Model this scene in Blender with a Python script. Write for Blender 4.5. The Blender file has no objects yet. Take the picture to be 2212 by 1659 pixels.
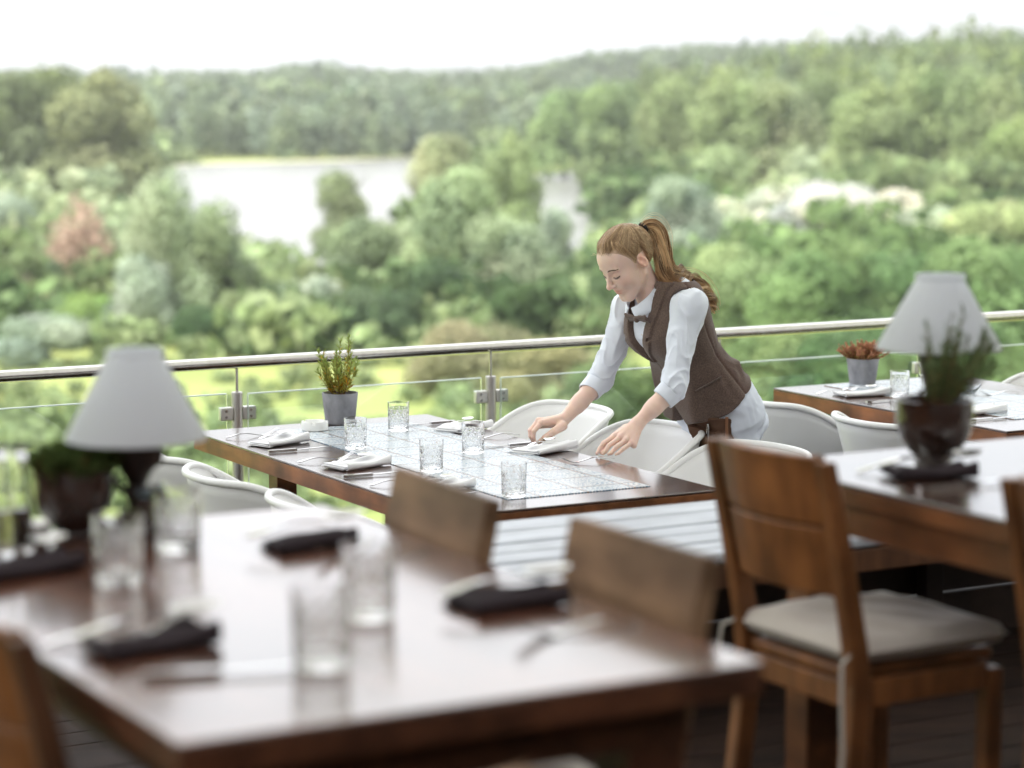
import bpy, bmesh, math, random
import numpy as np
from mathutils import Vector, Matrix, Euler

S = bpy.context.scene
COL = S.collection
R = math.radians

# ------------------------------------------------------------------ camera
CZ = 1.96
FPX = 5223.0                                  # 85 mm lens seen as a 2212 px wide picture
PITCH = math.atan(642.5 / FPX)
cam_d = bpy.data.cameras.new('camera'); cam = bpy.data.objects.new('camera', cam_d); COL.objects.link(cam)
cam.location = (0, 0, CZ); cam.rotation_euler = (math.pi / 2 - PITCH, 0, 0)
cam_d.sensor_width = 36; cam_d.lens = 85; cam_d.clip_start = 0.05; cam_d.clip_end = 6000
cam_d.dof.use_dof = True; cam_d.dof.focus_distance = 8.1; cam_d.dof.aperture_fstop = 2.3
S.camera = cam

# ------------------------------------------------------------------ world, sun, exposure
SUN_EL, SUN_AZ = R(50), R(-118)               # azimuth measured from +Y towards +X: high on the left, a little behind the camera
w = bpy.data.worlds.new('World'); S.world = w; w.use_nodes = True
nt = w.node_tree; nt.nodes.clear()
out = nt.nodes.new('ShaderNodeOutputWorld'); bg = nt.nodes.new('ShaderNodeBackground')
sky = nt.nodes.new('ShaderNodeTexSky'); sky.sky_type = 'NISHITA'; sky.sun_disc = False
sky.sun_elevation = SUN_EL; sky.sun_rotation = SUN_AZ; sky.air_density = 1.0; sky.dust_density = 2.5; sky.ozone_density = 1.0
tc = nt.nodes.new('ShaderNodeTexCoord')
mp = nt.nodes.new('ShaderNodeMapping'); mp.inputs['Scale'].default_value = (1.6, 1.6, 7.0)
nz = nt.nodes.new('ShaderNodeTexNoise'); nz.inputs['Scale'].default_value = 2.2; nz.inputs['Detail'].default_value = 7; nz.inputs['Roughness'].default_value = 0.62
rp = nt.nodes.new('ShaderNodeValToRGB'); rp.color_ramp.elements[0].position = 0.12; rp.color_ramp.elements[1].position = 0.5
mx = nt.nodes.new('ShaderNodeMix'); mx.data_type = 'RGBA'
CLOUD = 5.3
mx.inputs['B'].default_value = (CLOUD * .985, CLOUD, CLOUD * 1.03, 1)
L = nt.links.new
# an overcast sky is about three times as bright overhead as at the horizon
sx = nt.nodes.new('ShaderNodeSeparateXYZ'); mr = nt.nodes.new('ShaderNodeMapRange'); mr.inputs['From Min'].default_value = 0.03; mr.inputs['From Max'].default_value = 0.42
mr.inputs['To Min'].default_value = 1.0; mr.inputs['To Max'].default_value = 3.1
vs_ = nt.nodes.new('ShaderNodeVectorMath'); vs_.operation = 'SCALE'
L(tc.outputs['Generated'], mp.inputs['Vector']); L(mp.outputs['Vector'], nz.inputs['Vector']); L(nz.outputs['Fac'], rp.inputs['Fac'])
L(rp.outputs['Color'], mx.inputs['Factor']); L(sky.outputs['Color'], mx.inputs['A']); L(tc.outputs['Generated'], sx.inputs[0]); L(sx.outputs['Z'], mr.inputs['Value']); L(mx.outputs['Result'], vs_.inputs[0]); L(mr.outputs['Result'], vs_.inputs['Scale']); L(vs_.outputs[0], bg.inputs['Color'])
bg.inputs['Strength'].default_value = 0.10
L(bg.outputs['Background'], out.inputs['Surface'])
sun_d = bpy.data.lights.new('sun', 'SUN'); sun = bpy.data.objects.new('sun', sun_d); COL.objects.link(sun)
sun_d.energy = 5.0; sun_d.angle = R(1.0); sun_d.color = (1, 0.98, 0.95)
sdir = Vector((math.sin(SUN_AZ) * math.cos(SUN_EL), math.cos(SUN_AZ) * math.cos(SUN_EL), math.sin(SUN_EL)))
sun.rotation_euler = sdir.to_track_quat('Z', 'Y').to_euler()
S.view_settings.view_transform = 'Standard'; S.view_settings.look = 'None'; S.view_settings.gamma = 1
S.view_settings.exposure = 0.86
try:
    S.cycles.use_denoising = True; S.cycles.max_bounces = 10; S.cycles.transmission_bounces = 10
    S.cycles.transparent_max_bounces = 16; S.cycles.caustics_refractive = True; S.cycles.blur_glossy = 1.0; S.cycles.caustics_reflective = False
    S.cycles.sample_clamp_indirect = 6
except Exception: pass

# ------------------------------------------------------------------ frames
D1 = np.array([.872, .489, 0.]); D1 /= np.linalg.norm(D1)     # along the railing
D2 = np.array([D1[1], -D1[0], 0.])                            # across it, towards the camera
TH = math.atan2(D1[1], D1[0])
def at(px, py, z):
    """the point at height z seen at that place of the photograph"""
    x = (px - 1106) / FPX; y = -(py - 829.5) / FPX
    c, s = math.cos(PITCH), math.sin(PITCH)
    d = np.array([x, c + y * s, -s + y * c]); t = (z - CZ) / d[2]
    return np.array([0, 0, CZ]) + d * t

# ------------------------------------------------------------------ objects
def tag(o, label=None, cat=None, group=None, kind=None):
    if label: o['label'] = label
    if cat: o['category'] = cat
    if group: o['group'] = group
    if kind: o['kind'] = kind
    return o
def thing(name, label, cat, loc=(0, 0, 0), rz=0.0, group=None):
    o = bpy.data.objects.new(name, None); COL.objects.link(o); o.empty_display_size = .1
    o.location = loc; o.rotation_euler = (0, 0, rz)
    return tag(o, label, cat, group)
def dup(root, loc, rz, label=None, group=None, scale=None):
    def cp(o, par):
        c = o.copy(); COL.objects.link(c); c.parent = par
        for k in o.children: cp(k, c)
        return c
    r = cp(root, None); r.location = loc; r.rotation_euler = (0, 0, rz)
    if scale is not None: r.scale = scale
    if label: r['label'] = label
    if group: r['group'] = group
    return r

class MB:
    """collects shapes, then becomes ONE mesh object"""
    def __init__(s): s.v = []; s.f = []; s.n = 0
    def add(s, v, f):
        v = np.asarray(v, float).reshape(-1, 3); s.v.append(v)
        s.f += [tuple(i + s.n for i in q) for q in f]; s.n += len(v); return s
    def box(s, c, d, M=None):
        x, y, z = np.asarray(d) / 2.
        v = np.array([(-x, -y, -z), (x, -y, -z), (x, y, -z), (-x, y, -z), (-x, -y, z), (x, -y, z), (x, y, z), (-x, y, z)])
        if M is not None: v = v @ np.array(M.to_3x3()).T
        return s.add(v + np.asarray(c), [(0, 3, 2, 1), (4, 5, 6, 7), (0, 1, 5, 4), (1, 2, 6, 5), (2, 3, 7, 6), (3, 0, 4, 7)])
    def lathe(s, prof, n=32, c=(0, 0, 0), fn=None):
        prof = list(prof); m = len(prof); vs = []
        for (r, z) in prof:
            for k in range(n):
                a = 2 * math.pi * k / n; rr = fn(r, z, a) if fn else r
                vs.append((rr * math.cos(a) + c[0], rr * math.sin(a) + c[1], z + c[2]))
        f = []
        for i in range(m - 1):
            for k in range(n):
                k2 = (k + 1) % n; f.append((i * n + k, i * n + k2, (i + 1) * n + k2, (i + 1) * n + k))
        if prof[0][0] > 1e-6: f.append(tuple(reversed(range(n))))
        if prof[-1][0] > 1e-6: f.append(tuple(range((m - 1) * n, m * n)))
        return s.add(vs, f)
    def tube(s, pts, rad, n=10, flat=None, cap=True):
        P = np.asarray(pts, float); m = len(P)
        r = np.full(m, rad) if np.isscalar(rad) else np.asarray(rad, float)
        T = np.gradient(P, axis=0); T /= np.linalg.norm(T, axis=1)[:, None] + 1e-12
        up = np.array([0, 0, 1.]) if abs(T[0, 2]) < .9 else np.array([1., 0, 0])
        vs = []; N = np.cross(T[0], up); N /= np.linalg.norm(N)
        for i in range(m):
            N = N - T[i] * (N @ T[i]); N /= np.linalg.norm(N) + 1e-12; B = np.cross(T[i], N)
            fl = 1. if flat is None else flat
            for k in range(n):
                a = 2 * math.pi * k / n; vs.append(P[i] + r[i] * (math.cos(a) * N + fl * math.sin(a) * B))
        f = []
        for i in range(m - 1):
            for k in range(n):
                k2 = (k + 1) % n; f.append((i * n + k, i * n + k2, (i + 1) * n + k2, (i + 1) * n + k))
        if cap: f += [tuple(reversed(range(n))), tuple(range((m - 1) * n, m * n))]
        return s.add(vs, f)
    def prism(s, poly, z0, z1):
        n = len(poly); v = [(x, y, z0) for x, y in poly] + [(x, y, z1) for x, y in poly]
        return s.add(v, [tuple(reversed(range(n))), tuple(range(n, 2 * n))] + [(k, (k + 1) % n, n + (k + 1) % n, n + k) for k in range(n)])
    def grid(s, fn, nu, nv):
        v = [fn(i / nu, j / nv) for i in range(nu + 1) for j in range(nv + 1)]
        f = [(i * (nv + 1) + j, (i + 1) * (nv + 1) + j, (i + 1) * (nv + 1) + j + 1, i * (nv + 1) + j + 1) for i in range(nu) for j in range(nv)]
        return s.add(v, f)
    def build(s, name, mat, parent=None, smooth=True, bevel=0, solid=0, sub=0, angle=40):
        me = bpy.data.meshes.new(name); me.from_pydata(np.concatenate(s.v).tolist(), [], s.f); me.update()
        return mesh_obj(name, me, mat, parent, smooth, bevel, solid, sub, angle)
def mesh_obj(name, me, mat, parent=None, smooth=True, bevel=0, solid=0, sub=0, angle=40):
    o = bpy.data.objects.new(name, me); COL.objects.link(o)
    if mat: me.materials.append(mat)
    if parent is not None: o.parent = parent
    if smooth:
        me.polygons.foreach_set('use_smooth', [True] * len(me.polygons))
        if angle: me.set_sharp_from_angle(angle=R(angle))
    if solid: m = o.modifiers.new('solid', 'SOLIDIFY'); m.thickness = solid; m.offset = 0
    if bevel: m = o.modifiers.new('bevel', 'BEVEL'); m.width = bevel; m.segments = 2; m.limit_method = 'ANGLE'
    if sub: m = o.modifiers.new('sub', 'SUBSURF'); m.levels = sub; m.render_levels = sub
    return o

# ------------------------------------------------------------------ materials
MATS = {}
def mat(name, col, rough=.5, metal=0., spec=.5, trans=0., ior=1.45, noise=None, bump=None, coat=0., sheen=0., sss=0., stretch=(1, 1, 1), attr=None, aniso=0.):
    """Principled; noise=(scale, colour2, contrast, detail), bump=(scale, strength)"""
    if name in MATS: return MATS[name]
    m = bpy.data.materials.new(name); m.use_nodes = True; n = m.node_tree; b = n.nodes['Principled BSDF']; MATS[name] = m
    b.inputs['Base Color'].default_value = (*col, 1); b.inputs['Roughness'].default_value = rough; b.inputs['Metallic'].default_value = metal
    b.inputs['Specular IOR Level'].default_value = spec; b.inputs['Transmission Weight'].default_value = trans; b.inputs['IOR'].default_value = ior
    b.inputs['Coat Weight'].default_value = coat; b.inputs['Sheen Weight'].default_value = sheen; b.inputs['Anisotropic'].default_value = aniso
    if sss: b.inputs['Subsurface Weight'].default_value = sss; b.inputs['Subsurface Radius'].default_value = (.012, .004, .002); b.inputs['Subsurface Scale'].default_value = 1.
    lk = n.links.new
    if noise or bump:
        t = n.nodes.new('ShaderNodeTexCoord'); mpn = n.nodes.new('ShaderNodeMapping'); mpn.inputs['Scale'].default_value = stretch
        lk(t.outputs['Object'], mpn.inputs['Vector'])
    src = None
    if noise:
        sc, c2, con, det = noise
        z = n.nodes.new('ShaderNodeTexNoise'); z.inputs['Scale'].default_value = sc; z.inputs['Detail'].default_value = det
        lk(mpn.outputs['Vector'], z.inputs['Vector'])
        r_ = n.nodes.new('ShaderNodeValToRGB'); e = r_.color_ramp.elements
        e[0].position = .5 - con; e[1].position = .5 + con; e[0].color = (*col, 1); e[1].color = (*c2, 1)
        lk(z.outputs['Fac'], r_.inputs['Fac']); src = r_.outputs['Color']
    if attr:
        a = n.nodes.new('ShaderNodeAttribute'); a.attribute_name = attr
        if src is None: src = a.outputs['Color']
        else:
            mm = n.nodes.new('ShaderNodeMix'); mm.data_type = 'RGBA'; mm.blend_type = 'MULTIPLY'; mm.inputs['Factor'].default_value = 1
            lk(src, mm.inputs['A']); lk(a.outputs['Color'], mm.inputs['B']); src = mm.outputs['Result']
    if src is not None: lk(src, b.inputs['Base Color'])
    if bump:
        z = n.nodes.new('ShaderNodeTexNoise'); z.inputs['Scale'].default_value = bump[0]; z.inputs['Detail'].default_value = 4
        lk(mpn.outputs['Vector'], z.inputs['Vector'])
        bm_ = n.nodes.new('ShaderNodeBump'); bm_.inputs['Strength'].default_value = bump[1]; bm_.inputs['Distance'].default_value = .003
        lk(z.outputs['Fac'], bm_.inputs['Height']); lk(bm_.outputs['Normal'], b.inputs['Normal'])
    return m
def wood(name, c1, c2, rough, axis='y', scale=9., spec=.5, coat=0., blotch=.35):
    """grain stretched along one local axis, with slow blotches"""
    if name in MATS: return MATS[name]
    st = {'x': (.12, 1, 1), 'y': (1, .12, 1), 'z': (1, 1, .12)}[axis]
    m = mat(name, c1, rough, spec=spec, coat=coat, noise=(scale * 4, c2, .22, 8), bump=(scale * 7, .06), stretch=st)
    n = m.node_tree; lk = n.links.new; b = n.nodes['Principled BSDF']
    src = b.inputs['Base Color'].links[0].from_socket
    t = n.nodes.new('ShaderNodeTexCoord'); z = n.nodes.new('ShaderNodeTexNoise'); z.inputs['Scale'].default_value = scale * .9; z.inputs['Detail'].default_value = 3
    lk(t.outputs['Object'], z.inputs['Vector'])
    mr = n.nodes.new('ShaderNodeMapRange'); mr.inputs['From Min'].default_value = .3; mr.inputs['From Max'].default_value = .7
    mr.inputs['To Min'].default_value = 1 - blotch; mr.inputs['To Max'].default_value = 1 + blotch
    lk(z.outputs['Fac'], mr.inputs['Value'])
    hs = n.nodes.new('ShaderNodeHueSaturation'); lk(src, hs.inputs['Color']); lk(mr.outputs['Result'], hs.inputs['Value']); lk(hs.outputs['Color'], b.inputs['Base Color'])
    return m
# ================================================================== SETTING
def sstep(a, b, x):
    t = np.clip((x - a) / (b - a), 0, 1); return t * t * (3 - 2 * t)
def ground_h(X, Y):
    X = np.asarray(X, float); Y = np.asarray(Y, float)
    h = -1.6 - 16.4 * np.clip((Y - 12) / 78, 0, 1)
    h = h + 17 * sstep(15, 150, X) * sstep(430, 640, Y)                       # the wooded rise on the right
    h = h + 17 * sstep(900, 1500, Y)                                          # far plateau
    return h
GC = mat('meadow', (.25, .27, .095), .9, spec=.1, noise=(.06, (.17, .21, .065), .2, 6))
n_ = 90
gx = np.sign(np.linspace(-1, 1, n_)) * np.abs(np.linspace(-1, 1, n_)) ** 2.2 * 1800
gy = np.concatenate([[-60, 0, 8, 11.9], 12 + (np.linspace(0, 1, n_) ** 2.2) * 3400])
vs = [(x, y, float(ground_h(x, y))) for y in gy for x in gx]
fs = [(j * n_ + i, j * n_ + i + 1, (j + 1) * n_ + i + 1, (j + 1) * n_ + i) for j in range(len(gy) - 1) for i in range(n_ - 1)]
tag(MB().add(vs, fs).build('ground', GC, angle=0), kind='structure')
# the river arm: a sheet lying just over the flood plain
wm = mat('river_water', (.16, .16, .145), .26, spec=.5, ior=1.33, bump=(.35, .25))
def flat(px, py, z=-17.9): return at(px, py, z)
shore = [(285, 366), (420, 356), (560, 352), (700, 349), (860, 343), (960, 338), (1010, 352), (1000, 385), (935, 420), (900, 470), (880, 520), (905, 560), (870, 572), (760, 580), (640, 578), (560, 572), (500, 545), (440, 520), (330, 470), (200, 440), (180, 400)]
pts = [flat(*q) for q in shore]
wb = MB().add(pts, [tuple(reversed(range(len(pts))))])
tag(wb.build('river', wm, smooth=False), kind='structure')
pond = [(1085, 395), (1180, 372), (1320, 368), (1330, 400), (1320, 470), (1310, 540), (1180, 555), (1100, 500)]
pp = [flat(*q, -17.86) for q in pond]
tag(MB().add(pp, [tuple(reversed(range(len(pp))))]).build('pond', wm, smooth=False), kind='structure')
sand = mat('pale_shore', (.42, .38, .26), .9, spec=.1, noise=(.2, (.3, .33, .18), .2, 5))
bp = [flat(q[0], q[1] - d, -17.95) for q, d in zip(shore[:6], (0, 4, 4, 4, 4, 0))] + [flat(q[0], q[1] + 3, -17.95) for q in reversed(shore[:6])]
tag(MB().add(bp, [tuple(range(len(bp)))]).build('river_shore', sand, smooth=False), kind='structure')

# ---- leaves
def leaf_mat(name):
    m = bpy.data.materials.new(name); m.use_nodes = True; n = m.node_tree; n.nodes.clear(); lk = n.links.new
    o = n.nodes.new('ShaderNodeOutputMaterial'); d = n.nodes.new('ShaderNodeBsdfDiffuse'); t = n.nodes.new('ShaderNodeBsdfTranslucent'); ms = n.nodes.new('ShaderNodeMixShader')
    oi = n.nodes.new('ShaderNodeObjectInfo'); a = n.nodes.new('ShaderNodeAttribute'); a.attribute_name = 'tint'
    mm = n.nodes.new('ShaderNodeMix'); mm.data_type = 'RGBA'; mm.blend_type = 'MULTIPLY'; mm.inputs['Factor'].default_value = 1
    lk(oi.outputs['Color'], mm.inputs['A']); lk(a.outputs['Color'], mm.inputs['B'])
    lk(mm.outputs['Result'], d.inputs['Color']); lk(mm.outputs['Result'], t.inputs['Color'])
    ms.inputs['Fac'].default_value = .35
    lk(d.outputs[0], ms.inputs[1]); lk(t.outputs[0], ms.inputs[2]); lk(ms.outputs[0], o.inputs['Surface'])
    return m
LEAF = leaf_mat('leaves')
def quads_mesh(name, P, Nn, size, rng, tint, aspect=1.0):
    """one four-cornered leaf clump per point, facing Nn"""
    k = len(P); r = rng.normal(size=(k, 3)); U = np.cross(Nn, r); U /= np.linalg.norm(U, axis=1)[:, None] + 1e-9
    V = np.cross(Nn, U); V /= np.linalg.norm(V, axis=1)[:, None] + 1e-9
    s = (np.asarray(size) * rng.uniform(.6, 1.35, k))[:, None]
    c = np.stack([P - U * s - V * s * aspect * .35, P + U * s * .15 - V * s * aspect, P + U * s, P + V * s * aspect], 1).reshape(-1, 3)
    me = bpy.data.meshes.new(name); me.vertices.add(4 * k); me.vertices.foreach_set('co', c.ravel())
    me.loops.add(4 * k); me.loops.foreach_set('vertex_index', np.arange(4 * k, dtype=np.int32))
    me.polygons.add(k); me.polygons.foreach_set('loop_start', np.arange(0, 4 * k, 4, dtype=np.int32))
    try: me.polygons.foreach_set('loop_total', np.full(k, 4, dtype=np.int32))
    except Exception: pass
    ca = me.color_attributes.new('tint', 'FLOAT_COLOR', 'POINT')
    tt = np.repeat(np.concatenate([tint, np.ones((k, 1))], 1), 4, axis=0); ca.data.foreach_set('color', tt.ravel())
    me.update(); me.validate(); me.materials.append(LEAF); return me
def crown_points(rng, kind, k):
    """leaf places, outward normals and tints for a crown 1 high and about 1 wide"""
    if kind == 'round': nl, zr, rr = 20, (.12, .84), .38
    elif kind == 'tall': nl, zr, rr = 20, (.10, .87), .30
    elif kind == 'willow': nl, zr, rr = 24, (.08, .84), .38
    else: nl, zr, rr = 15, (.06, .66), .38
    cs = []; rad = []
    for i in range(nl):
        z = rng.uniform(*zr); tt = (z - zr[0]) / (zr[1] - zr[0])
        reach = rr * (1.0 - .55 * tt ** 1.6) * (.72 + .28 * min(1, tt * 4 + .2)) * (1.25 if kind == 'bush' and tt < .4 else 1)
        a = i * 2.39996 + rng.uniform(-.5, .5); q = reach * math.sqrt(rng.uniform(.2, 1))
        cs.append((q * math.cos(a), q * math.sin(a), z)); rad.append(rng.uniform(.10, .215) * (1.2 if kind == 'bush' else 1))
    cs = np.array(cs); rad = np.array(rad)
    if kind != 'bush': cs = np.vstack([cs, [[0, 0, .5], [0, 0, .85]]]); rad = np.append(rad, [.2, .12])
    w_ = rad ** 2; li = rng.choice(len(cs), k, p=w_ / w_.sum())
    d = rng.normal(size=(k, 3)); d /= np.linalg.norm(d, axis=1)[:, None]
    rr_ = rng.uniform(.5, 1.12, k) ** .6 + (rng.random(k) < .12) * rng.uniform(0, .35, k)
    P = cs[li] + d * (rad[li] * rr_)[:, None] * np.array([1.05, 1.05, .95 if kind != 'willow' else 1.25])
    clump = rng.normal(size=(len(cs), 3)) * .16
    N = d + rng.normal(size=(k, 3)) * .55; N /= np.linalg.norm(N, axis=1)[:, None]
    base = 1 + clump[li, :1] + rng.normal(size=(k, 1)) * .16
    tint = np.clip(base * (1 + clump[li] * .16), .35, 1.8)
    keep = P[:, 2] > .02
    return P[keep], N[keep], tint[keep]
def trunk_mb(rng, kind):
    m = MB(); top = {'round': .62, 'tall': .8, 'willow': .6, 'bush': .4}[kind]; r0 = .03 if kind != 'bush' else .022
    zs = np.linspace(-.06, top, 7); sway = np.cumsum(rng.normal(size=(7, 2)) * .012, axis=0)
    m.tube(np.c_[sway, zs], np.linspace(r0, r0 * .35, 7), 8)
    for i in range(6):
        j = 1 + int(rng.integers(1, 5)); a = i * 1.05 + rng.uniform(-.4, .4); l = rng.uniform(.18, .34)
        b = np.array([*sway[j], zs[j]]); e = b + np.array([math.cos(a) * l, math.sin(a) * l, l * rng.uniform(.5, 1.1)])
        m.tube([b, b * .5 + e * .5 + [0, 0, .02], e], [r0 * .5, r0 * .33, r0 * .12], 6)
    return m
BARK = mat('bark', (.10, .085, .06), .9, spec=.1, noise=(6, (.05, .04, .03), .2, 5))
VAR = {}
def variant(kind, i):
    if (kind, i) not in VAR:
        rng = np.random.default_rng(hash((len(kind), ord(kind[0]), i)) % 9999)
        P, N, t = crown_points(rng, kind, 9000)
        VAR[kind, i] = (quads_mesh(kind + '_crown', P, N, .021, rng, t, .8), trunk_mb(rng, kind))
        tm = VAR[kind, i][1].build('trunk', BARK); VAR[kind, i] = (VAR[kind, i][0], tm.data); bpy.data.objects.remove(tm)
    return VAR[kind, i]
OLIVE, PALE, GREY, VIVID, DARK, BROWN = (.17, .185, .075), (.27, .30, .16), (.26, .29, .19), (.12, .175, .055), (.08, .115, .05), (.20, .18, .085)
tree_n = [0]
def tree(px, by, ty, wpx, kind, col, label, cat='tree', name=None, group=None, Y=None):
    """stands on the flood plain where the photograph shows its foot at (px, by)"""
    tree_n[0] += 1; i = tree_n[0] % 3
    Yd = Y if Y else 19.96 * 5262 / (by - 187); X = (px - 1106) / 5262 * Yd
    g = float(ground_h(X, Yd)); top = CZ - (ty - 187) / 5262 * Yd; h = max(top - g, 1.)
    wd = wpx / 5262 * Yd
    o = thing(name or {'bush': 'shrub', 'willow': 'willow_tree'}.get(kind, 'tree'), label, cat, (X, Yd, g - .05), px * .37 % 6.28, group or ('shrubs on the flood plain' if kind == 'bush' else 'trees in the valley below the terrace'))
    cm, tm = variant(kind, i)
    for nm, me in (('trunk', tm), ('crown', cm)):
        c = bpy.data.objects.new(nm, me); COL.objects.link(c); c.parent = o
        c.scale = (wd * 1.3, wd * 1.3, h * 1.06)
        if nm == 'crown': c.color = (*col, 1)
    return o
_tree = tree
def pale(c, k=1.25, g=.2):
    c = np.asarray(c) * k * 1.12; m_ = c.mean(); return tuple((c * (1 - g) + m_ * g) * np.array([.90, .98, 1.0]))
def T_(px, by, ty, w_, kind, col, *a, **k): return _tree(px, by, ty, w_, kind, pale(col), *a, **k)
# left
T_(20, 447, 160, 190, 'round', OLIVE, 'tall olive green tree at the left border of the view, above pale scrub')
T_(125, 440, 146, 240, 'round', (.165, .18, .065), 'broad olive tree, second from the left in the tall clump across from the river')
T_(225, 452, 150, 235, 'round', (.18, .185, .075), 'tallest dense olive tree of the left clump, its shaded right side dark')
T_(300, 436, 205, 85, 'tall', PALE, 'slim paler tree leaning out at the right flank of the left clump')
T_(15, 520, 390, 120, 'bush', GREY, 'pale grey green shrub at the left border under the tall olive trees', 'shrub')
T_(20, 690, 560, 130, 'bush', (.27, .2, .13), 'brownish shrub low at the left border of the view', 'shrub')
T_(75, 660, 520, 110, 'bush', DARK, 'small dark shrub left of the dry pinkish reeds', 'shrub')
T_(350, 735, 405, 165, 'willow', PALE, 'pale willow standing left of the white river, taller of the two by the dry reeds')
T_(300, 748, 560, 160, 'willow', GREY, 'low grey willow just right of the dry pinkish reeds')
T_(450, 715, 450, 190, 'willow', (.22, .25, .12), 'willow with thin top whose right side borders the white river')
T_(655, 752, 565, 155, 'bush', GREY, 'round pale grey green shrub, ball shaped, above the rosemary pot', 'shrub')
T_(735, 565, 385, 130, 'tall', (.2, .22, .10), 'lone upright tree standing against the white river')
T_(780, 665, 470, 180, 'round', (.2, .23, .11), 'rounded tree on the river bank right of the lone upright tree')
T_(800, 755, 590, 190, 'bush', DARK, 'dark green shrub between the round pale shrub and the middle willows', 'shrub')
T_(190, 742, 605, 170, 'bush', (.2, .28, .06), 'yellow green shrub below the dry pinkish reeds', 'shrub')
T_(90, 790, 650, 190, 'bush', GREY, 'wide pale shrub low on the left above the railing', 'shrub')
T_(440, 757, 640, 130, 'bush', (.06, .10, .035), 'small dark shrub under the two willows left of the river', 'shrub')
T_(560, 770, 660, 120, 'bush', (.13, .18, .05), 'little dark green shrub left of the round pale shrub', 'shrub')
# middle
T_(955, 480, 290, 130, 'round', (.29, .285, .13), 'yellowish tree with an orange tinted top at the right end of the river')
T_(905, 600, 480, 110, 'willow', PALE, 'small pale willow on the right bank of the river')
T_(985, 680, 370, 210, 'willow', (.25, .30, .13), 'large light green willow right of the river')
T_(1085, 720, 480, 220, 'willow', PALE, 'wide pale willow mid view, in front of the large light green one')
T_(940, 745, 560, 160, 'round', DARK, 'dark round tree at the foot of the large light green willow')
T_(1105, 545, 285, 130, 'round', (.20, .24, .09), 'leafy tree left of the bright pond, behind the middle willows')
T_(1225, 385, 195, 170, 'round', (.19, .24, .085), 'round green tree behind the bright pond, left of two')
T_(1345, 415, 178, 190, 'round', (.18, .22, .08), 'dense green tree behind the bright pond, nearest the wooded rise')
T_(1215, 720, 560, 170, 'bush', (.28, .33, .15), 'bright pale shrub seen left of the waitress at shoulder height', 'shrub')
T_(1345, 660, 470, 170, 'bush', (.27, .31, .12), 'yellow green shrub right behind the head of the waitress', 'shrub')
T_(1020, 860, 655, 210, 'bush', BROWN, 'olive brown shrub behind the railing above the clear tumblers', 'shrub')
T_(1180, 890, 690, 220, 'bush', (.22, .2, .08), 'wide brownish shrub behind the railing left of the waitress', 'shrub')
T_(1330, 930, 740, 220, 'bush', (.12, .16, .05), 'dark green shrub seen through the glass below the arm of the waitress', 'shrub')
# right
T_(1440, 430, 175, 150, 'tall', (.20, .23, .085), 'upright tree at the left foot of the wooded rise')
T_(1560, 440, 160, 190, 'round', (.19, .225, .08), 'spreading tree in the front row of the wooded rise, above the head of the waitress')
T_(1680, 440, 190, 190, 'willow', (.25, .265, .115), 'light olive tree standing out in the middle of the wooded rise')
T_(1790, 430, 170, 150, 'tall', (.15, .18, .065), 'darker upright tree right of the light olive tree on the rise')
T_(1890, 440, 180, 190, 'round', (.20, .235, .085), 'round topped tree above the right lamp on the wooded rise', Y=398)
T_(2010, 450, 150, 190, 'round', (.17, .205, .07), 'high dense tree above the tip of the right lamp shade')
T_(2120, 455, 185, 180, 'willow', (.18, .21, .075), 'leafy tree second from the right border on the wooded rise')
T_(2215, 470, 250, 180, 'round', (.19, .23, .07), 'green tree cut by the right border of the view')
T_(1460, 590, 392, 190, 'willow', (.27, .30, .20), 'silvery willow behind the ponytail of the waitress')
T_(1555, 540, 405, 130, 'bush', (.40, .40, .25), 'pale straw shrub under the left part of the wooded rise', 'shrub')
T_(1690, 510, 372, 170, 'bush', (.46, .43, .33), 'whitish shrub below the middle of the wooded rise', 'shrub')
T_(1800, 520, 360, 190, 'bush', (.44, .405, .34), 'pinkish dry shrub below the wooded rise, left of two', 'shrub')
T_(1910, 520, 385, 160, 'bush', (.44, .40, .29), 'cream coloured shrub below the wooded rise above the right lamp', 'shrub')
T_(2020, 540, 415, 150, 'bush', (.36, .38, .24), 'pale green shrub above the right lamp, behind the vivid bushes', 'shrub')
T_(2150, 600, 385, 190, 'bush', (.30, .33, .12), 'yellow green bush at the right border behind the vivid bushes', 'shrub')
T_(1610, 760, 480, 230, 'bush', (.18, .23, .08), 'light green bush right of the ponytail of the waitress', 'shrub')
T_(1780, 800, 455, 270, 'bush', VIVID, 'big vivid green bush left of the right lamp', 'shrub')
T_(1960, 790, 475, 260, 'bush', (.10, .16, .05), 'vivid green bush directly behind the right lamp', 'shrub')
T_(2140, 800, 450, 280, 'bush', (.12, .18, .055), 'vivid green bush at the right border behind the railing', 'shrub')
T_(1690, 940, 640, 260, 'bush', (.15, .20, .065), 'green bush seen across the railing between the waitress and the right lamp', 'shrub')
T_(1870, 960, 650, 260, 'bush', (.085, .14, .045), 'deep green bush behind the sedum pot', 'shrub')
T_(2080, 960, 640, 280, 'bush', (.09, .145, .045), 'deep green bush behind the glass at the right border', 'shrub')
T_(1500, 930, 700, 200, 'bush', (.13, .2, .06), 'green bush hidden in part by the vest of the waitress', 'shrub')
T_(1200, 600, 455, 90, 'willow', GREY, 'slender grey willow in front of the bright pond')
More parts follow.
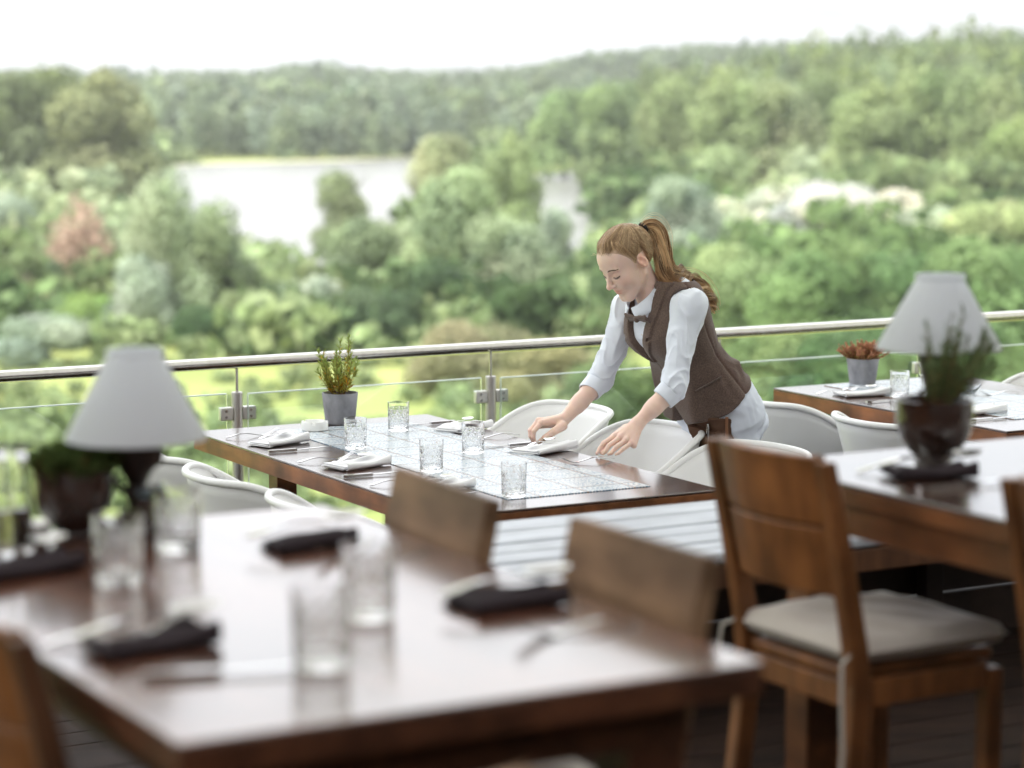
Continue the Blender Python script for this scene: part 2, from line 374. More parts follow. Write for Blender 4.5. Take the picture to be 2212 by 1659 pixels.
# dry pinkish reeds
rng = np.random.default_rng(5)
k = 2600; Yd = 19.96 * 5262 / (640 - 187); X0 = (165 - 1106) / 5262 * Yd
bx = rng.normal(size=k) * 1.9; by_ = rng.normal(size=k) * 2; hz = rng.uniform(0, 1, k) ** .8
hmax = 10.0 * np.exp(-(bx / 3.1) ** 2) * rng.uniform(.6, 1., k)
P = np.c_[bx * (1 + .35 * hz), by_, hz * hmax]; N = rng.normal(size=(k, 3)); N /= np.linalg.norm(N, axis=1)[:, None]
tint = np.clip(1 + rng.normal(size=(k, 1)) * .22, .4, 1.7) * np.ones((1, 3))
o = mesh_obj('dry_shrub', quads_mesh('dry_shrub', P, N, .34, rng, tint, .5), None, angle=0, smooth=False)
o.location = (X0, Yd, -18); o.color = (.40, .29, .22, 1)
tag(o, 'dry pinkish brown reeds in front of the tall olive trees on the left', 'reeds')

# far woods that read as one mass
def woods(name, spots, hts, wds, cols, seed, per=230, size=.055):
    rng = np.random.default_rng(seed); Ps = []; Ns = []; Ts = []; Sz = []
    for (x, y, z), h, wd, c in zip(spots, hts, wds, cols):
        P, N, t = crown_points(rng, 'round' if rng.random() < .6 else 'tall', per)
        a = rng.uniform(0, 6.28); ca, sa = math.cos(a), math.sin(a)
        P = np.c_[P[:, 0] * ca - P[:, 1] * sa, P[:, 0] * sa + P[:, 1] * ca, P[:, 2]] * np.array([wd, wd, h]) + [x, y, z]
        Ps.append(P); Ns.append(N); Ts.append(t * np.asarray(c)[None, :]); Sz.append(np.full(len(P), size * (wd + h) / 2))
    me = quads_mesh(name, np.concatenate(Ps), np.concatenate(Ns), np.concatenate(Sz), rng, np.concatenate(Ts), .85)
    o = mesh_obj(name, me, None, angle=0, smooth=False); o.color = (1, 1, 1, 1)
    return tag(o, kind='stuff')
rng = np.random.default_rng(11); sp = []; ht = []; wd = []; cl = []
for Yr, hh in ((680, 15), (705, 18), (740, 20), (790, 21), (850, 22)):        # far bank of the river
    for pxx in np.arange(-900, 1420, 17):
        y = Yr + rng.uniform(-14, 14); x = (pxx + rng.uniform(-8, 8) - 1106) / 5262 * y
        sp.append((x, y, float(ground_h(x, y)))); h = hh * rng.uniform(.75, 1.15); ht.append(h); wd.append(h * rng.uniform(.5, .8))
        c = np.array((.195, .24, .135)) * rng.uniform(.65, 1.25); cl.append(c * (1, 1, rng.uniform(.9, 1.3)))
o = woods('far_bank_forest', sp, ht, wd, cl, 3); tag(o, 'hazy forest along the far bank of the river', 'forest')
sp = []; ht = []; wd = []; cl = []
for Yr in (1350, 1450, 1560, 1680):
    for pxx in np.arange(-1000, 2300, 15):
        y = Yr + rng.uniform(-30, 30); x = (pxx - 1106) / 5262 * y
        bump_ = 5 * math.exp(-((pxx - 690) / 90) ** 2) + 8 * math.exp(-((pxx - 1290) / 150) ** 2)
        sp.append((x, y, float(ground_h(x, y)) - 4)); h = rng.uniform(15, 20) + bump_; ht.append(h); wd.append(rng.uniform(14, 22)); cl.append(np.array((.15, .19, .11)) * rng.uniform(.8, 1.15))
o = woods('horizon_forest', sp, ht, wd, cl, 4, per=120, size=.07); tag(o, 'distant tree line on the horizon under the white sky', 'forest')
sp = []; ht = []; wd = []; cl = []
for Yr in (455, 490, 530, 575, 620, 670, 730):
    f = (Yr - 455) / 275
    for pxx in np.arange(1400 - 60 * f, 3000, 26):
        y = Yr + rng.uniform(-12, 12); x = (pxx + rng.uniform(-12, 12) - 1106) / 5262 * y
        tp = np.interp(pxx, [1340, 1420, 1520, 1700, 1900, 2100, 2300], [185, 158, 142, 118, 92, 78, 62]) + (1 - f) * 120 + rng.uniform(-10, 22) - 30
        z = float(ground_h(x, y)); h = CZ - (tp - 187) / 5262 * y - z
        if h < 4: continue
        sp.append((x, y, z)); ht.append(h); wd.append(rng.uniform(9, 14)); cl.append(np.array((.185, .235, .10)) * rng.uniform(.7, 1.2) * (1, 1, rng.uniform(.8, 1.3)))
o = woods('hillside_forest', sp, ht, wd, cl, 6, per=420, size=.042); tag(o, 'green forest covering the rise on the right', 'forest')

# scrub between the trees: nobody could count it

def inside(poly, x, y):
    c = False; n = len(poly); j = n - 1
    for i in range(n):
        if (poly[i][1] > y) != (poly[j][1] > y) and x < (poly[j][0] - poly[i][0]) * (y - poly[i][1]) / (poly[j][1] - poly[i][1]) + poly[i][0]: c = not c
        j = i
    return c
sp = []; ht = []; wd = []; cl = []; rng = np.random.default_rng(77)
fld = rng.normal(size=(8, 4))
def mass(x, y): return sum(math.sin(x * .05 * a + y * .028 * b + c * 3) for a, b, c, _ in fld) / 3
while len(sp) < 1050:
    y = 112 + (640 - 112) * rng.random() ** 1.7; x = (rng.uniform(-1000, 3000) - 1106) / 5262 * y; pxx = 1106 + x / y * 5262; g = float(ground_h(x, y)); py_ = 187 + (CZ - g) / y * 5262
    if inside(shore, pxx, py_) or any(inside(pond, pxx, py_ - d_) for d_ in (-4, 10, 30, 50, 70)) or any(inside(shore, pxx, py_ - d_) for d_ in (14, 34)): continue
    h = rng.uniform(2.2, 7.) * (1 + .5 * (y > 350)) * (.40 if y < 175 else 1); sp.append((x, y, g - .3)); ht.append(h); wd.append(h * rng.uniform(1.5, 2.8))
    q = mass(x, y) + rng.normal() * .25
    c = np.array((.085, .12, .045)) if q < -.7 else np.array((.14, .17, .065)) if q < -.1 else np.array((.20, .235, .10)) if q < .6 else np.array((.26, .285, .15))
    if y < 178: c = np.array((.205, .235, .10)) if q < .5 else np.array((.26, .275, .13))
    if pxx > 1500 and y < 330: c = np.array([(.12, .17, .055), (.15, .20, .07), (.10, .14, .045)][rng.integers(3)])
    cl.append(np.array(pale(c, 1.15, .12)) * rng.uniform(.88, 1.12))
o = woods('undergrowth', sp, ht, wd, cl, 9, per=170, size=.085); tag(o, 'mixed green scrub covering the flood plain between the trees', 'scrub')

# ---- terrace
DECK = wood('deck_boards', (.032, .018, .013), (.016, .009, .007), .75, 'x', 6, spec=.15)
UP = .47
def deck(name, u0, u1, v0, v1, top, thick, board=.14):
    """boards running along the railing; u along D1, v across towards the camera"""
    m = MB(); M = Matrix.Rotation(TH, 3, 'Z'); v = v0
    while v < v1 - 1e-6:
        b = min(board, v1 - v); c = D1 * (u0 + u1) / 2 + D2 * (v + b / 2)
        m.box((c[0], c[1], top - thick / 2), (u1 - u0, b - .006, thick), M); v += board
    return tag(m.build(name, DECK, smooth=False, bevel=.002), kind='structure')
edge = at(0, 814, .93); ev = float(edge @ D2)                        # how far the railing stands across
bench_back = at(1250, 1085, .94); bv = float(bench_back @ D2) - .04
deck('lower_deck', -9, 9, ev - .10, bv + .3, 0.0, .05)
deck('upper_deck', -9, 9, bv, 3.24, UP, .03)
fas = MB(); c = D1 * 0 + D2 * (bv + .025); fas.box((c[0], c[1], UP / 2 - .017), (18, .03, UP - .036), Matrix.Rotation(TH, 3, 'Z'))
tag(fas.build('deck_riser', DECK, smooth=False), kind='structure')
sup = MB()
for u in (-8, -4, 0, 4, 8):
    c = D1 * u + D2 * (ev + .3); sup.box((c[0], c[1], -1.5), (.15, .15, 2.9), Matrix.Rotation(TH, 3, 'Z'))
tag(sup.build('deck_supports', DECK, smooth=False), kind='structure')

# ---- awning over the terrace (added unseen above the view to shade it)
def shadecloth():
    o = thing('shadecloth', 'white fabric awning on steel posts, added unseen above the terrace to shade it', 'shadecloth', (0, 0, 0))
    m = bpy.data.materials.new('shadecloth_fabric'); m.use_nodes = True; n = m.node_tree; n.nodes.clear(); lk = n.links.new
    om = n.nodes.new('ShaderNodeOutputMaterial'); d = n.nodes.new('ShaderNodeBsdfDiffuse'); t = n.nodes.new('ShaderNodeBsdfTranslucent'); ms = n.nodes.new('ShaderNodeMixShader')
    d.inputs['Color'].default_value = (.8, .8, .8, 1); t.inputs['Color'].default_value = (.8, .8, .8, 1); ms.inputs['Fac'].default_value = .25
    lk(d.outputs[0], ms.inputs[1]); lk(t.outputs[0], ms.inputs[2]); lk(ms.outputs[0], om.inputs['Surface'])
    u0, u1 = -12, 14; v0, v1 = ev - .2, 3.1
    def fn(a, b):
        u = u0 + (u1 - u0) * a; v = v0 + (v1 - v0) * b; c = D1 * u + D2 * v
        return (c[0], c[1], 3.35 + .35 * b - .12 * abs(math.sin(a * math.pi * 9)) ** 2)
    MB().grid(fn, 72, 12).build('canvas', m, o, angle=0)
    for u in (-11.5, 13.5):
        for v in (v0 + .15, v1 - .2):
            c = D1 * u + D2 * v
            MB().tube([(c[0], c[1], -.5), (c[0], c[1], 3.3)], .04, 12).build('post', MATS['steel'], o)
STEEL = mat('steel', (.62, .60, .58), .24, metal=1., noise=(60, (.5, .48, .46), .3, 3), stretch=(1, 1, .05))
STEELB = mat('brushed_steel', (.55, .53, .51), .36, metal=1., noise=(90, (.42, .40, .38), .3, 3), stretch=(1, 1, .04))
SATIN = mat('satin_steel', (.74, .73, .71), .5, metal=1.)
shadecloth()
# ---- the restaurant building added unseen behind the camera: its dark front cuts light there
def blocker():
    o = thing('blocker_building', 'restaurant building with a dark timber front, added unseen behind the upper terrace to cut light', 'building', (0, 0, 0))
    DT = wood('dark_timber', (.10, .07, .05), (.06, .042, .032), .6, 'z', 3); M = MX_(TH)
    c = D2 * 3.4; MB().box((c[0], c[1], 1.6), (26, .3, 4.4), M).build('wall', DT, o, smooth=False)
    for u in (-9, -3, 3, 9):
        c = D2 * 3.24 + D1 * u; f = MB().box((c[0], c[1], 1.75), (2.2, .06, 2.3), M).build('window', mat('window_frame', (.12, .08, .05), .5), o, smooth=False)
        c = D2 * 3.2 + D1 * u; MB().box((c[0], c[1], 1.75), (2.0, .03, 2.1), M).build('pane', mat('dark_pane', (.03, .035, .04), .05), f, smooth=False)
MX_ = lambda a: Matrix.Rotation(a, 3, 'Z')
blocker()

# ---- railing
def railing():
    o = thing('railing', 'stainless steel railing with round handrail and clear glass panels along the terrace edge', 'railing', (0, 0, 0))
    r0, r1 = at(0, 814, .93), at(2212, 681, .93); d = (r1 - r0) / np.linalg.norm(r1 - r0)
    a = r0 - d * 3.5; b = r1 + d * 3.5
    MB().tube([a + (b - a) * t for t in np.linspace(0, 1, 40)], .0228, 24).build('handrail', STEEL, o)
    P1, P2 = at(511, 783, .93), at(1060, 752, .93); sp_ = P2 - P1; sp_[2] = 0
    glass = mat('pane_glass', (.90, .965, .93), .0, trans=1., ior=1.5)
    edgeg = mat('glass_edge', (.80, .92, .87), .25, spec=.8)
    M = Matrix.Rotation(math.atan2(d[1], d[0]), 3, 'Z'); sl = np.linalg.norm(sp_); dn = np.array([d[1], -d[0], 0])
    for i in range(-3, 6):
        p = P1 + sp_ * i
        pm = MB(); pm.lathe([(.0, -.1), (.0215, -.1), (.0215, .812), (.0205, .818), (0, .818)], 20, (p[0], p[1], 0))
        po = pm.build('post', STEELB, o)
        MB().tube([(p[0], p[1], .812), (p[0], p[1], .915)], .006, 10).build('rod', STEEL, po)
        for s in (-1, 1):
            for zc in (.738, .15):
                c = p + d * s * .046; cm = MB(); cm.box((c[0], c[1], zc), (.052, .026, .05), M)
                co = cm.build('clamp', SATIN, po, bevel=.004)
                if zc < .5: continue
                for dz in (-.012, .012):
                    q = np.array([c[0], c[1], zc + dz]) + d * s * .004 + dn * .013; cm2 = MB(); cm2.tube([q, q + dn * .003], .0055, 10); cm2.build('screw', STEEL, co)
        c = p + sp_ / 2; gl = sl - .076
        gm = MB(); gm.box((c[0], c[1], .42), (gl, .010, .78), M)
        go = gm.build('glass_panel', glass, o, smooth=False)
        em = MB(); em.box((c[0], c[1], .8115), (gl, .0106, .004), M)
        for s in (-1, 1):
            q = c + d * s * (gl / 2 + .0012); em.box((q[0], q[1], .42), (.002, .0106, .78), M)
        em.build('edge', edgeg, go, smooth=False)
    return o
railing()

# ---- the air over the valley: a thin even haze
def haze():
    m = bpy.data.materials.new('haze'); m.use_nodes = True; n = m.node_tree; n.nodes.clear()
    o = n.nodes.new('ShaderNodeOutputMaterial'); v = n.nodes.new('ShaderNodeVolumePrincipled')
    v.inputs['Color'].default_value = (.96, .98, 1, 1); v.inputs['Density'].default_value = .00012; v.inputs['Anisotropy'].default_value = .2
    n.links.new(v.outputs[0], o.inputs['Volume'])
    b = MB(); b.box((0, 1650, 17), (3900, 3900, 76))
    return tag(b.build('haze', m, smooth=False), 'thin pale haze over the river valley', 'haze', kind='stuff')
haze()
# ================================================================== FURNITURE
MX = Matrix.Rotation
TOP = wood('walnut_top', (.075, .034, .022), (.036, .016, .011), .24, 'y', 5, spec=.8, blotch=.5, coat=.8)
for _m in (TOP,): _m.node_tree.nodes['Principled BSDF'].inputs['Coat Roughness'].default_value = .13
TOPX = wood('walnut_edge', (.22, .085, .032), (.12, .045, .018), .4, 'y', 7, spec=.4, blotch=.45)
CHW = wood('chair_wood', (.27, .105, .035), (.13, .05, .018), .42, 'z', 6, spec=.4, blotch=.5)
CHD = wood('chair_wood_dark', (.15, .065, .03), (.07, .03, .015), .45, 'z', 6, spec=.4, blotch=.4)
CHG = wood('chair_wood_worn', (.31, .19, .11), (.115, .063, .035), .5, 'y', 5, spec=.25, blotch=.6)
WHITE = mat('white_plastic', (.80, .80, .80), .35, spec=.45)
TILE = None
def tile_mat():
    """glazed tiles: blue grey scrollwork on white, a medallion in every tile, brown joints"""
    m = bpy.data.materials.new('patterned_tiles'); m.use_nodes = True; n = m.node_tree; b = n.nodes['Principled BSDF']; lk = n.links.new
    def N(t, **k):
        q = n.nodes.new(t)
        for a, v in k.items(): setattr(q, a, v)
        return q
    t = N('ShaderNodeTexCoord'); sx = N('ShaderNodeSeparateXYZ'); lk(t.outputs['Object'], sx.inputs[0])
    def mth(op, a, bb=None, c=None):
        q = N('ShaderNodeMath', operation=op)
        for i, v in enumerate((a, bb, c)):
            if v is None: continue
            if isinstance(v, (int, float)): q.inputs[i].default_value = v
            else: lk(v, q.inputs[i])
        return q.outputs[0]
    T = .165
    u = mth('PINGPONG', mth('DIVIDE', sx.outputs['X'], T), .5); v = mth('PINGPONG', mth('DIVIDE', sx.outputs['Y'], T), .5)
    r = mth('SQRT', mth('ADD', mth('MULTIPLY', u, u), mth('MULTIPLY', v, v)))
    rings = mth('SINE', mth('MULTIPLY', r, 62)); ang = mth('SINE', mth('MULTIPLY', mth('ARCTAN2', v, u), 12))
    lat = mth('MULTIPLY', mth('SINE', mth('MULTIPLY', mth('ADD', u, v), 46)), mth('SINE', mth('MULTIPLY', mth('SUBTRACT', u, v), 46)))
    z = N('ShaderNodeTexNoise'); z.inputs['Scale'].default_value = 95; z.inputs['Detail'].default_value = 2; lk(t.outputs['Object'], z.inputs['Vector'])
    pat = mth('ADD', mth('ADD', mth('MULTIPLY', rings, mth('MULTIPLY', ang, .5)), lat), mth('MULTIPLY', mth('SUBTRACT', z.outputs['Fac'], .5), 2.0))
    rp = N('ShaderNodeValToRGB'); e = rp.color_ramp.elements; e[0].position = .36; e[0].color = (.70, .72, .73, 1); e[1].position = .58; e[1].color = (.10, .20, .30, 1)
    lk(mth('MULTIPLY_ADD', pat, .25, .42), rp.inputs['Fac'])
    gx = mth('LESS_THAN', mth('PINGPONG', mth('ADD', mth('DIVIDE', sx.outputs['X'], T), .5), .5), .022)
    gy = mth('LESS_THAN', mth('PINGPONG', mth('ADD', mth('DIVIDE', sx.outputs['Y'], T), .5), .5), .022)
    mx_ = N('ShaderNodeMix', data_type='RGBA'); lk(mth('MAXIMUM', gx, gy), mx_.inputs['Factor']); lk(rp.outputs['Color'], mx_.inputs['A']); mx_.inputs['B'].default_value = (.22, .15, .11, 1)
    lk(mx_.outputs['Result'], b.inputs['Base Color']); b.inputs['Roughness'].default_value = .2; b.inputs['Specular IOR Level'].default_value = .35
    return m
TILES = tile_mat()
def table(label, corner, wd, ln, z, runner=None, thick=.062, apron=.0, leg=.075, inset=.03, group='tables set for a meal', topm=None, over=.0, edgem=None):
    EDGE = edgem or TOPX
    """corner = near-left corner; local x along the railing, local y away from the camera"""
    c = np.asarray(corner) + D1 * wd / 2 - D2 * ln / 2; floor = UP if z > 1 else 0
    o = thing('dining_table', label, 'table', (c[0], c[1], floor), TH, group); h = z - floor
    m = MB(); m.box((0, 0, h - .004), (wd, ln, .008)); top = m.build('tabletop', topm or TOP, o, smooth=False, bevel=.003)
    e = MB(); e.box((0, 0, h - .0085 - (thick - .008) / 2), (wd - .002, ln - .002, thick - .008)); e.build('edge', EDGE, top, smooth=False, bevel=.002)
    if apron:
        a = MB(); t = .022
        for s in (-1, 1):
            a.box((s * (wd / 2 - over - t / 2), 0, h - thick - apron / 2), (t, ln - 2 * over, apron - .001)); a.box((0, s * (ln / 2 - over - t / 2), h - thick - apron / 2), (wd - 2 * over - 2 * t, t, apron - .001))
        a.build('apron', EDGE, o, smooth=False, bevel=.002)
    for sx_ in (-1, 1):
        for sy in (-1, 1):
            q = MB(); q.box((sx_ * (wd / 2 - inset - leg / 2), sy * (ln / 2 - inset - leg / 2), (h - thick) / 2 - .0), (leg, leg, h - thick - .002)); q.build('leg', EDGE, o, smooth=False, bevel=.003)
    if runner:
        x0, x1, y0, y1 = runner; r = MB(); r.box(((x0 + x1) / 2, (y0 + y1) / 2, h + .0012), (x1 - x0, y1 - y0, .0024)); r.build('tile_runner', TILES, o, smooth=False)
    return o
# middle table: near-left corner from the picture
T1 = at(972, 1114, .75)
table('brown table with a blue and white tile runner that the waitress is laying', T1, .93, 1.945, .75, runner=(-.2475 + .055, .2475 + .055, -.825, .825), inset=.20)
T4 = at(1670, 838, .75) + D2 * 1.42
table('brown table on the right by the railing, with tile runner and white chairs', T4, .93, 1.42, .75, runner=(-.2475, .2475, -.495, .66))
T2 = at(385, 1607, 1.22)
TOPF = wood('front_top', (.17, .065, .036), (.085, .032, .019), .26, 'y', 5, spec=1., blotch=.5, coat=1.)
TOPF.node_tree.nodes['Principled BSDF'].inputs['Coat Roughness'].default_value = .14
table('large blurred wooden table in the foreground set with dark napkins', T2, .81, 1.36, 1.22, thick=.045, apron=.07, leg=.085, inset=.075, topm=TOPF, over=.07, edgem=wood('dark_edge', (.11, .042, .02), (.055, .02, .011), .42, 'y', 7, spec=.35, blotch=.45))
T3 = np.array([.480, 4.752, 0]) + D2 * 1.36
table('wooden table on the right with apron below its top, holding the dark bowl of rosemary', T3, .86, 1.36, 1.22, thick=.042, apron=.062, leg=.075, inset=.05, over=.012)

# slatted bench between the two terrace levels
def bench():
    p = at(1000, 1258, .88); o = thing('slatted_bench', 'weathered grey slatted bench standing behind the foreground chairs at the end of the middle table', 'bench', (p[0], p[1], UP), TH)
    GREY_W = wood('grey_slats', (.52, .55, .60), (.36, .385, .43), .38, 'x', 8, spec=.5, blotch=.12)
    h0, h1, dep = .41, .415, .58; ln = 2.35; sl = [(0, .13), (.142, .19), (.345, .255)]
    tilt = math.atan2(h1 - h0, dep); M = MX(tilt, 3, 'X')
    for y, wv in sl:
        for k in (0, 1):
            ww = wv / 2 - .0025; yc = y + wv * (.25 + .5 * k); m = MB(); m.box((ln / 2, yc, h0 + yc * math.tan(tilt) - .014), (ln, ww, .028), M); m.build('slat', GREY_W, o, smooth=False, bevel=.009)
    f = MB(); f.box((ln / 2, .02, h0 - .060), (ln - .02, .03, .055)); f.box((ln / 2, dep - .05, h0 - .03), (ln - .02, .03, .05)); f.build('frame', CHD, o, smooth=False, bevel=.003)
    for x in (.06, ln - .06):
        for y in (.05, dep - .06):
            q = MB(); q.box((x, y, (h0 - .06) / 2), (.05, .05, h0 - .062)); q.build('leg', CHD, o, smooth=False, bevel=.003)
bench()

# dark plank parapet closing the edge of the upper terrace, behind the bench and the right table
def parapet():
    p = at(1000, 1258, .88); u0 = float(p @ D1) - .05; o = thing('parapet', 'low dark plank parapet at the edge of the upper terrace under the right table', 'wall', (0, 0, UP), 0)
    PK = wood('parapet_planks', (.045, .025, .017), (.022, .012, .009), .6, 'x', 6, spec=.25); m = MB(); M = Matrix.Rotation(TH, 3, 'Z'); ln = 6.5
    c = D1 * (u0 + ln / 2) + D2 * (bv + .045)
    for k in range(3): m.box((c[0], c[1], .065 + .128 * k), (ln, .03, .122), M)
    m.build('planks', PK, o, smooth=False, bevel=.003)
    for k in range(5):
        q = D1 * (u0 + .2 + k * 1.5) + D2 * (bv + .08); MB().box((q[0], q[1], .19), (.06, .04, .375), M).build('post', PK, o, smooth=False, bevel=.003)
parapet()

# ---- white tub chairs
def tub_chair():
    o = thing('tub_chair', 'x', 'chair', (0, 0, 0), 0, 'white plastic tub chairs')
    def rim(a):                       # a: 0 = back, pi = front
        ca, sa = math.cos(a), math.sin(a); e = .88
        x = -.295 * np.sign(ca) * abs(ca) ** e; y = .290 * np.sign(sa) * abs(sa) ** e
        t = (1 - ca) / 2
        z = .785 - .31 * sstep(.10, 1.08, t)
        return np.array([x, y, float(z)])
    n, mm = 96, 16; V = []
    seat = np.array([.02, 0, .44])
    for i in range(n):
        a = 2 * math.pi * i / n; r = rim(a)
        for j in range(mm + 1):
            s = j / mm; q = (1 - s)
            rad = .0 + 1.0 * (q ** .30 if s > 0 else 1)
            hz = q ** 2.3
            xy = seat[:2] + (r[:2] - seat[:2]) * (rad if s < 1 else 0) * (1 - .16 * min(1, s * 2.2) * (1 - s))
            V.append((xy[0], xy[1], .435 + (r[2] - .435) * hz))
    F = [(i * (mm + 1) + j, i * (mm + 1) + j + 1, ((i + 1) % n) * (mm + 1) + j + 1, ((i + 1) % n) * (mm + 1) + j) for i in range(n) for j in range(mm)]
    MB().add(V, F).build('shell', WHITE, o, solid=.009, angle=0)
    pts = [rim(2 * math.pi * i / n) * np.array([1.012, 1.012, 1]) for i in range(n + 1)]
    MB().tube(pts, .012, 10, cap=False).build('rim', WHITE, o, angle=0)
    lg = mat('chair_leg_steel', (.45, .45, .44), .35, metal=1.)
    for sx_, sy in ((1, 1), (1, -1), (-1, 1), (-1, -1)):
        MB().tube([(sx_ * .13, sy * .14, .425), (sx_ * .20, sy * .21, .0)], .010, 10).build('leg', lg, o)
    return o
tub = tub_chair(); used = [False]
def put_tub(base, u, v, face, label, rz=0., z=0.):
    p = np.asarray(base) + D1 * u + D2 * v; a = TH + (math.pi if face < 0 else 0) + rz
    if not used[0]:
        used[0] = True; tub.location = (p[0], p[1], z); tub.rotation_euler = (0, 0, a); tub['label'] = label
    else: dup(tub, (p[0], p[1], z), a, label)
nl = T1; nr = T1 + D1 * .93
b_ = -.385 + .275
put_tub(nl, b_ - .05, -1.33, 1, 'white tub chair behind the left lamp, farthest back on the left of the middle table', .03)
put_tub(nl, b_ - .05, -.79, 1, 'white tub chair at the middle of the left side of the middle table', -.02)
put_tub(nl, b_ - .02, -.22, 1, 'white tub chair on the left of the middle table, next to the foreground wooden chair', .02)
put_tub(nr, .21, -1.57, -1, 'white tub chair at the far end of the table, under her farther arm', .02)
put_tub(nr, .215, -.985, -1, 'white tub chair directly in front of the waitress, between her and the table', -.05)
put_tub(nr, .225, -.385, -1, 'white tub chair behind the brown wooden chair with the cushion', .02)
fl = at(1670, 838, .75); fl[2] = 0
put_tub(fl, -.47 + .275, .50, 1, 'white tub chair seen from behind, just right of the legs of the waitress', .0)
put_tub(fl, -.46 + .275, 1.17, 1, 'white tub chair seen from behind, left of the dark bowl of rosemary', -.03)
put_tub(fl, .88, .55, -1, 'white tub chair at the right border behind the rosemary', .02)

# ---- wooden dining chairs
def wooden_chair(name_label, wm_, wf, flat=False):
    """local +x is where the sitter faces; seat .36 x .36"""
    o = thing('wooden_chair', name_label, 'chair', (0, 0, 0), 0, 'wooden dining chairs')
    W, D, HS, HB = .37, .36, .43, .835; rake = .085
    def bx(z):                        # x of the rear post at height z
        return -D / 2 + .02 - rake * max(0, (z - HS) / (HB - HS)) ** 1.15 - .05 * max(0, (HS - z) / HS) ** 1.6
    for s in (-1, 1):
        m = MB(); zs = np.linspace(0, .596 if flat else HB - .006, 13); vs = []; hw = .017
        for z in zs:
            t = .021 if z < HS else .021 - .006 * (z - HS) / (HB - HS); x = bx(z); y = s * (W / 2 - hw)
            vs += [(x - t, y - hw, z), (x + t, y - hw, z), (x + t, y + hw, z), (x - t, y + hw, z)]
        f = [(4 * i + k, 4 * i + (k + 1) % 4, 4 * i + 4 + (k + 1) % 4, 4 * i + 4 + k) for i in range(12) for k in range(4)] + [(3, 2, 1, 0), (48, 49, 50, 51)]
        m.add(vs, f).build('rear_leg', wm_, o, smooth=False, bevel=.004)
        q = MB(); q.box((D / 2 - .022, s * (W / 2 - .02), (HS - .02) / 2), (.036, .036, HS - .022)); q.build('front_leg', wm_, o, smooth=False, bevel=.004)
    def panel(z0, z1, nm):
        m = MB(); wi = W - .068
        def fn(side):
            def g(a, b):
                y = -wi / 2 + wi * a; z = z0 + (z1 - z0) * b; cv = .030 * (1 - (2 * a - 1) ** 2)
                return (bx(z) - cv + side * .0095, y, z)
            return g
        m.grid(fn(1), 14, 6); m.grid(fn(-1), 14, 6)
        k = 15 * 7; idx = lambda i, j: i * 7 + j
        f = []
        for i in range(14): f += [(idx(i, 0), idx(i + 1, 0), k + idx(i + 1, 0), k + idx(i, 0)), (idx(i, 6), k + idx(i, 6), k + idx(i + 1, 6), idx(i + 1, 6))]
        for j in range(6): f += [(idx(0, j), k + idx(0, j), k + idx(0, j + 1), idx(0, j + 1)), (idx(14, j), idx(14, j + 1), k + idx(14, j + 1), k + idx(14, j))]
        m.f += f
        ob = m.build(nm, wf, o, bevel=.004)
        return ob
    if flat:                                           # one plain board across the whole back
        m = MB(); M_ = MX(-math.atan2(rake, HB - HS), 3, 'Y'); m.box(((bx(.60) + bx(HB)) / 2, 0, (.60 + HB) / 2), (.030, W, (HB - .60) * 1.03), M_); m.build('back_panel', wf, o, smooth=False, bevel=.004)
    else: panel(.575, .7025, 'back_panel'); panel(.7075, HB, 'back_panel')
    if not flat: m = MB(); m.grid(lambda a, b: (bx(.69 + .03 * b) - .030 * (1 - (2 * a - 1) ** 2), -.14 + .28 * a, .69 + .03 * b), 12, 1); m.build('back_batten', CHD, o, solid=.008, angle=0)
    m = MB(); m.box((.004, 0, HS - .0), (D - .01, W - .075, .024)); m.build('seat', wm_, o, smooth=False, bevel=.006)
    m = MB()
    for s in (-1, 1): m.box((0, s * (W / 2 - .014), HS - .034), (D - .09, .022, .05))
    m.box((-D / 2 + .02, 0, HS - .04), (.022, W - .072, .05)); m.box((D / 2 - .02, 0, HS - .04), (.022, W - .08, .05))
    m.build('seat_frame', wm_, o, smooth=False, bevel=.004)
    return o
def cushion(par_loc, rz, label):
    CU = mat('linen', (.62, .565, .51), .9, spec=.15, noise=(220, (.52, .465, .415), .25, 4), bump=(320, .25), sheen=.3)
    o = thing('seat_cushion', label, 'cushion', par_loc, rz, 'seat cushions')
    W = .37
    def side(sg):
        def g(a, b):
            u, v = 2 * a - 1, 2 * b - 1
            e = max(abs(u), abs(v)); th = .031 * (1 - e ** 10) ** .5 * (.75 + .25 * (1 - (u * u + v * v) / 2))
            dim = .010 * math.exp(-((u - .1) ** 2 + (v + .05) ** 2) * 5) + .004 * math.sin(5 * u + 3 * v + 1) * (1 - e ** 4)
            pin = 1 - .04 * (1 - abs(v)) * abs(u) ** 3
            pin2 = 1 - .04 * (1 - abs(u)) * abs(v) ** 3
            return (u * W / 2 * pin2, v * W / 2 * pin, .031 + sg * th - (dim if sg > 0 else 0) + (.007 * math.sin(4.1 * u - 2.3 * v + .6) * math.cos(3.2 * v + 1.1 * u) + .004 * math.sin(9 * u + 6 * v)) * (1 - e ** 4) * (sg > 0))
        return g
    m = MB(); m.grid(side(1), 30, 30); m.grid(side(-1), 30, 30)
    m.build('pad', CU, o, angle=0)
    TI = mat('tie_cord', (.60, .56, .50), .9, spec=.1)
    for s in (-1, 1):
        x, y = -W / 2 + .01, s * (W / 2 - .012)
        pts = [(x, y, .034), (x - .035, y + s * .012, .02), (x - .04, y + s * .018, -.04), (x - .036, y + s * .02, -.14 if s < 0 else -.05), (x - .042, y + s * .018, -.235 if s < 0 else -.085)]
        m = MB(); m.tube(pts, [.003, .004, .004, .004, .004], 8); m.tube([pts[-1], (pts[-1][0], pts[-1][1], pts[-1][2] - .027)], [.008, .005], 8); m.build('tie', TI, o)
    return o
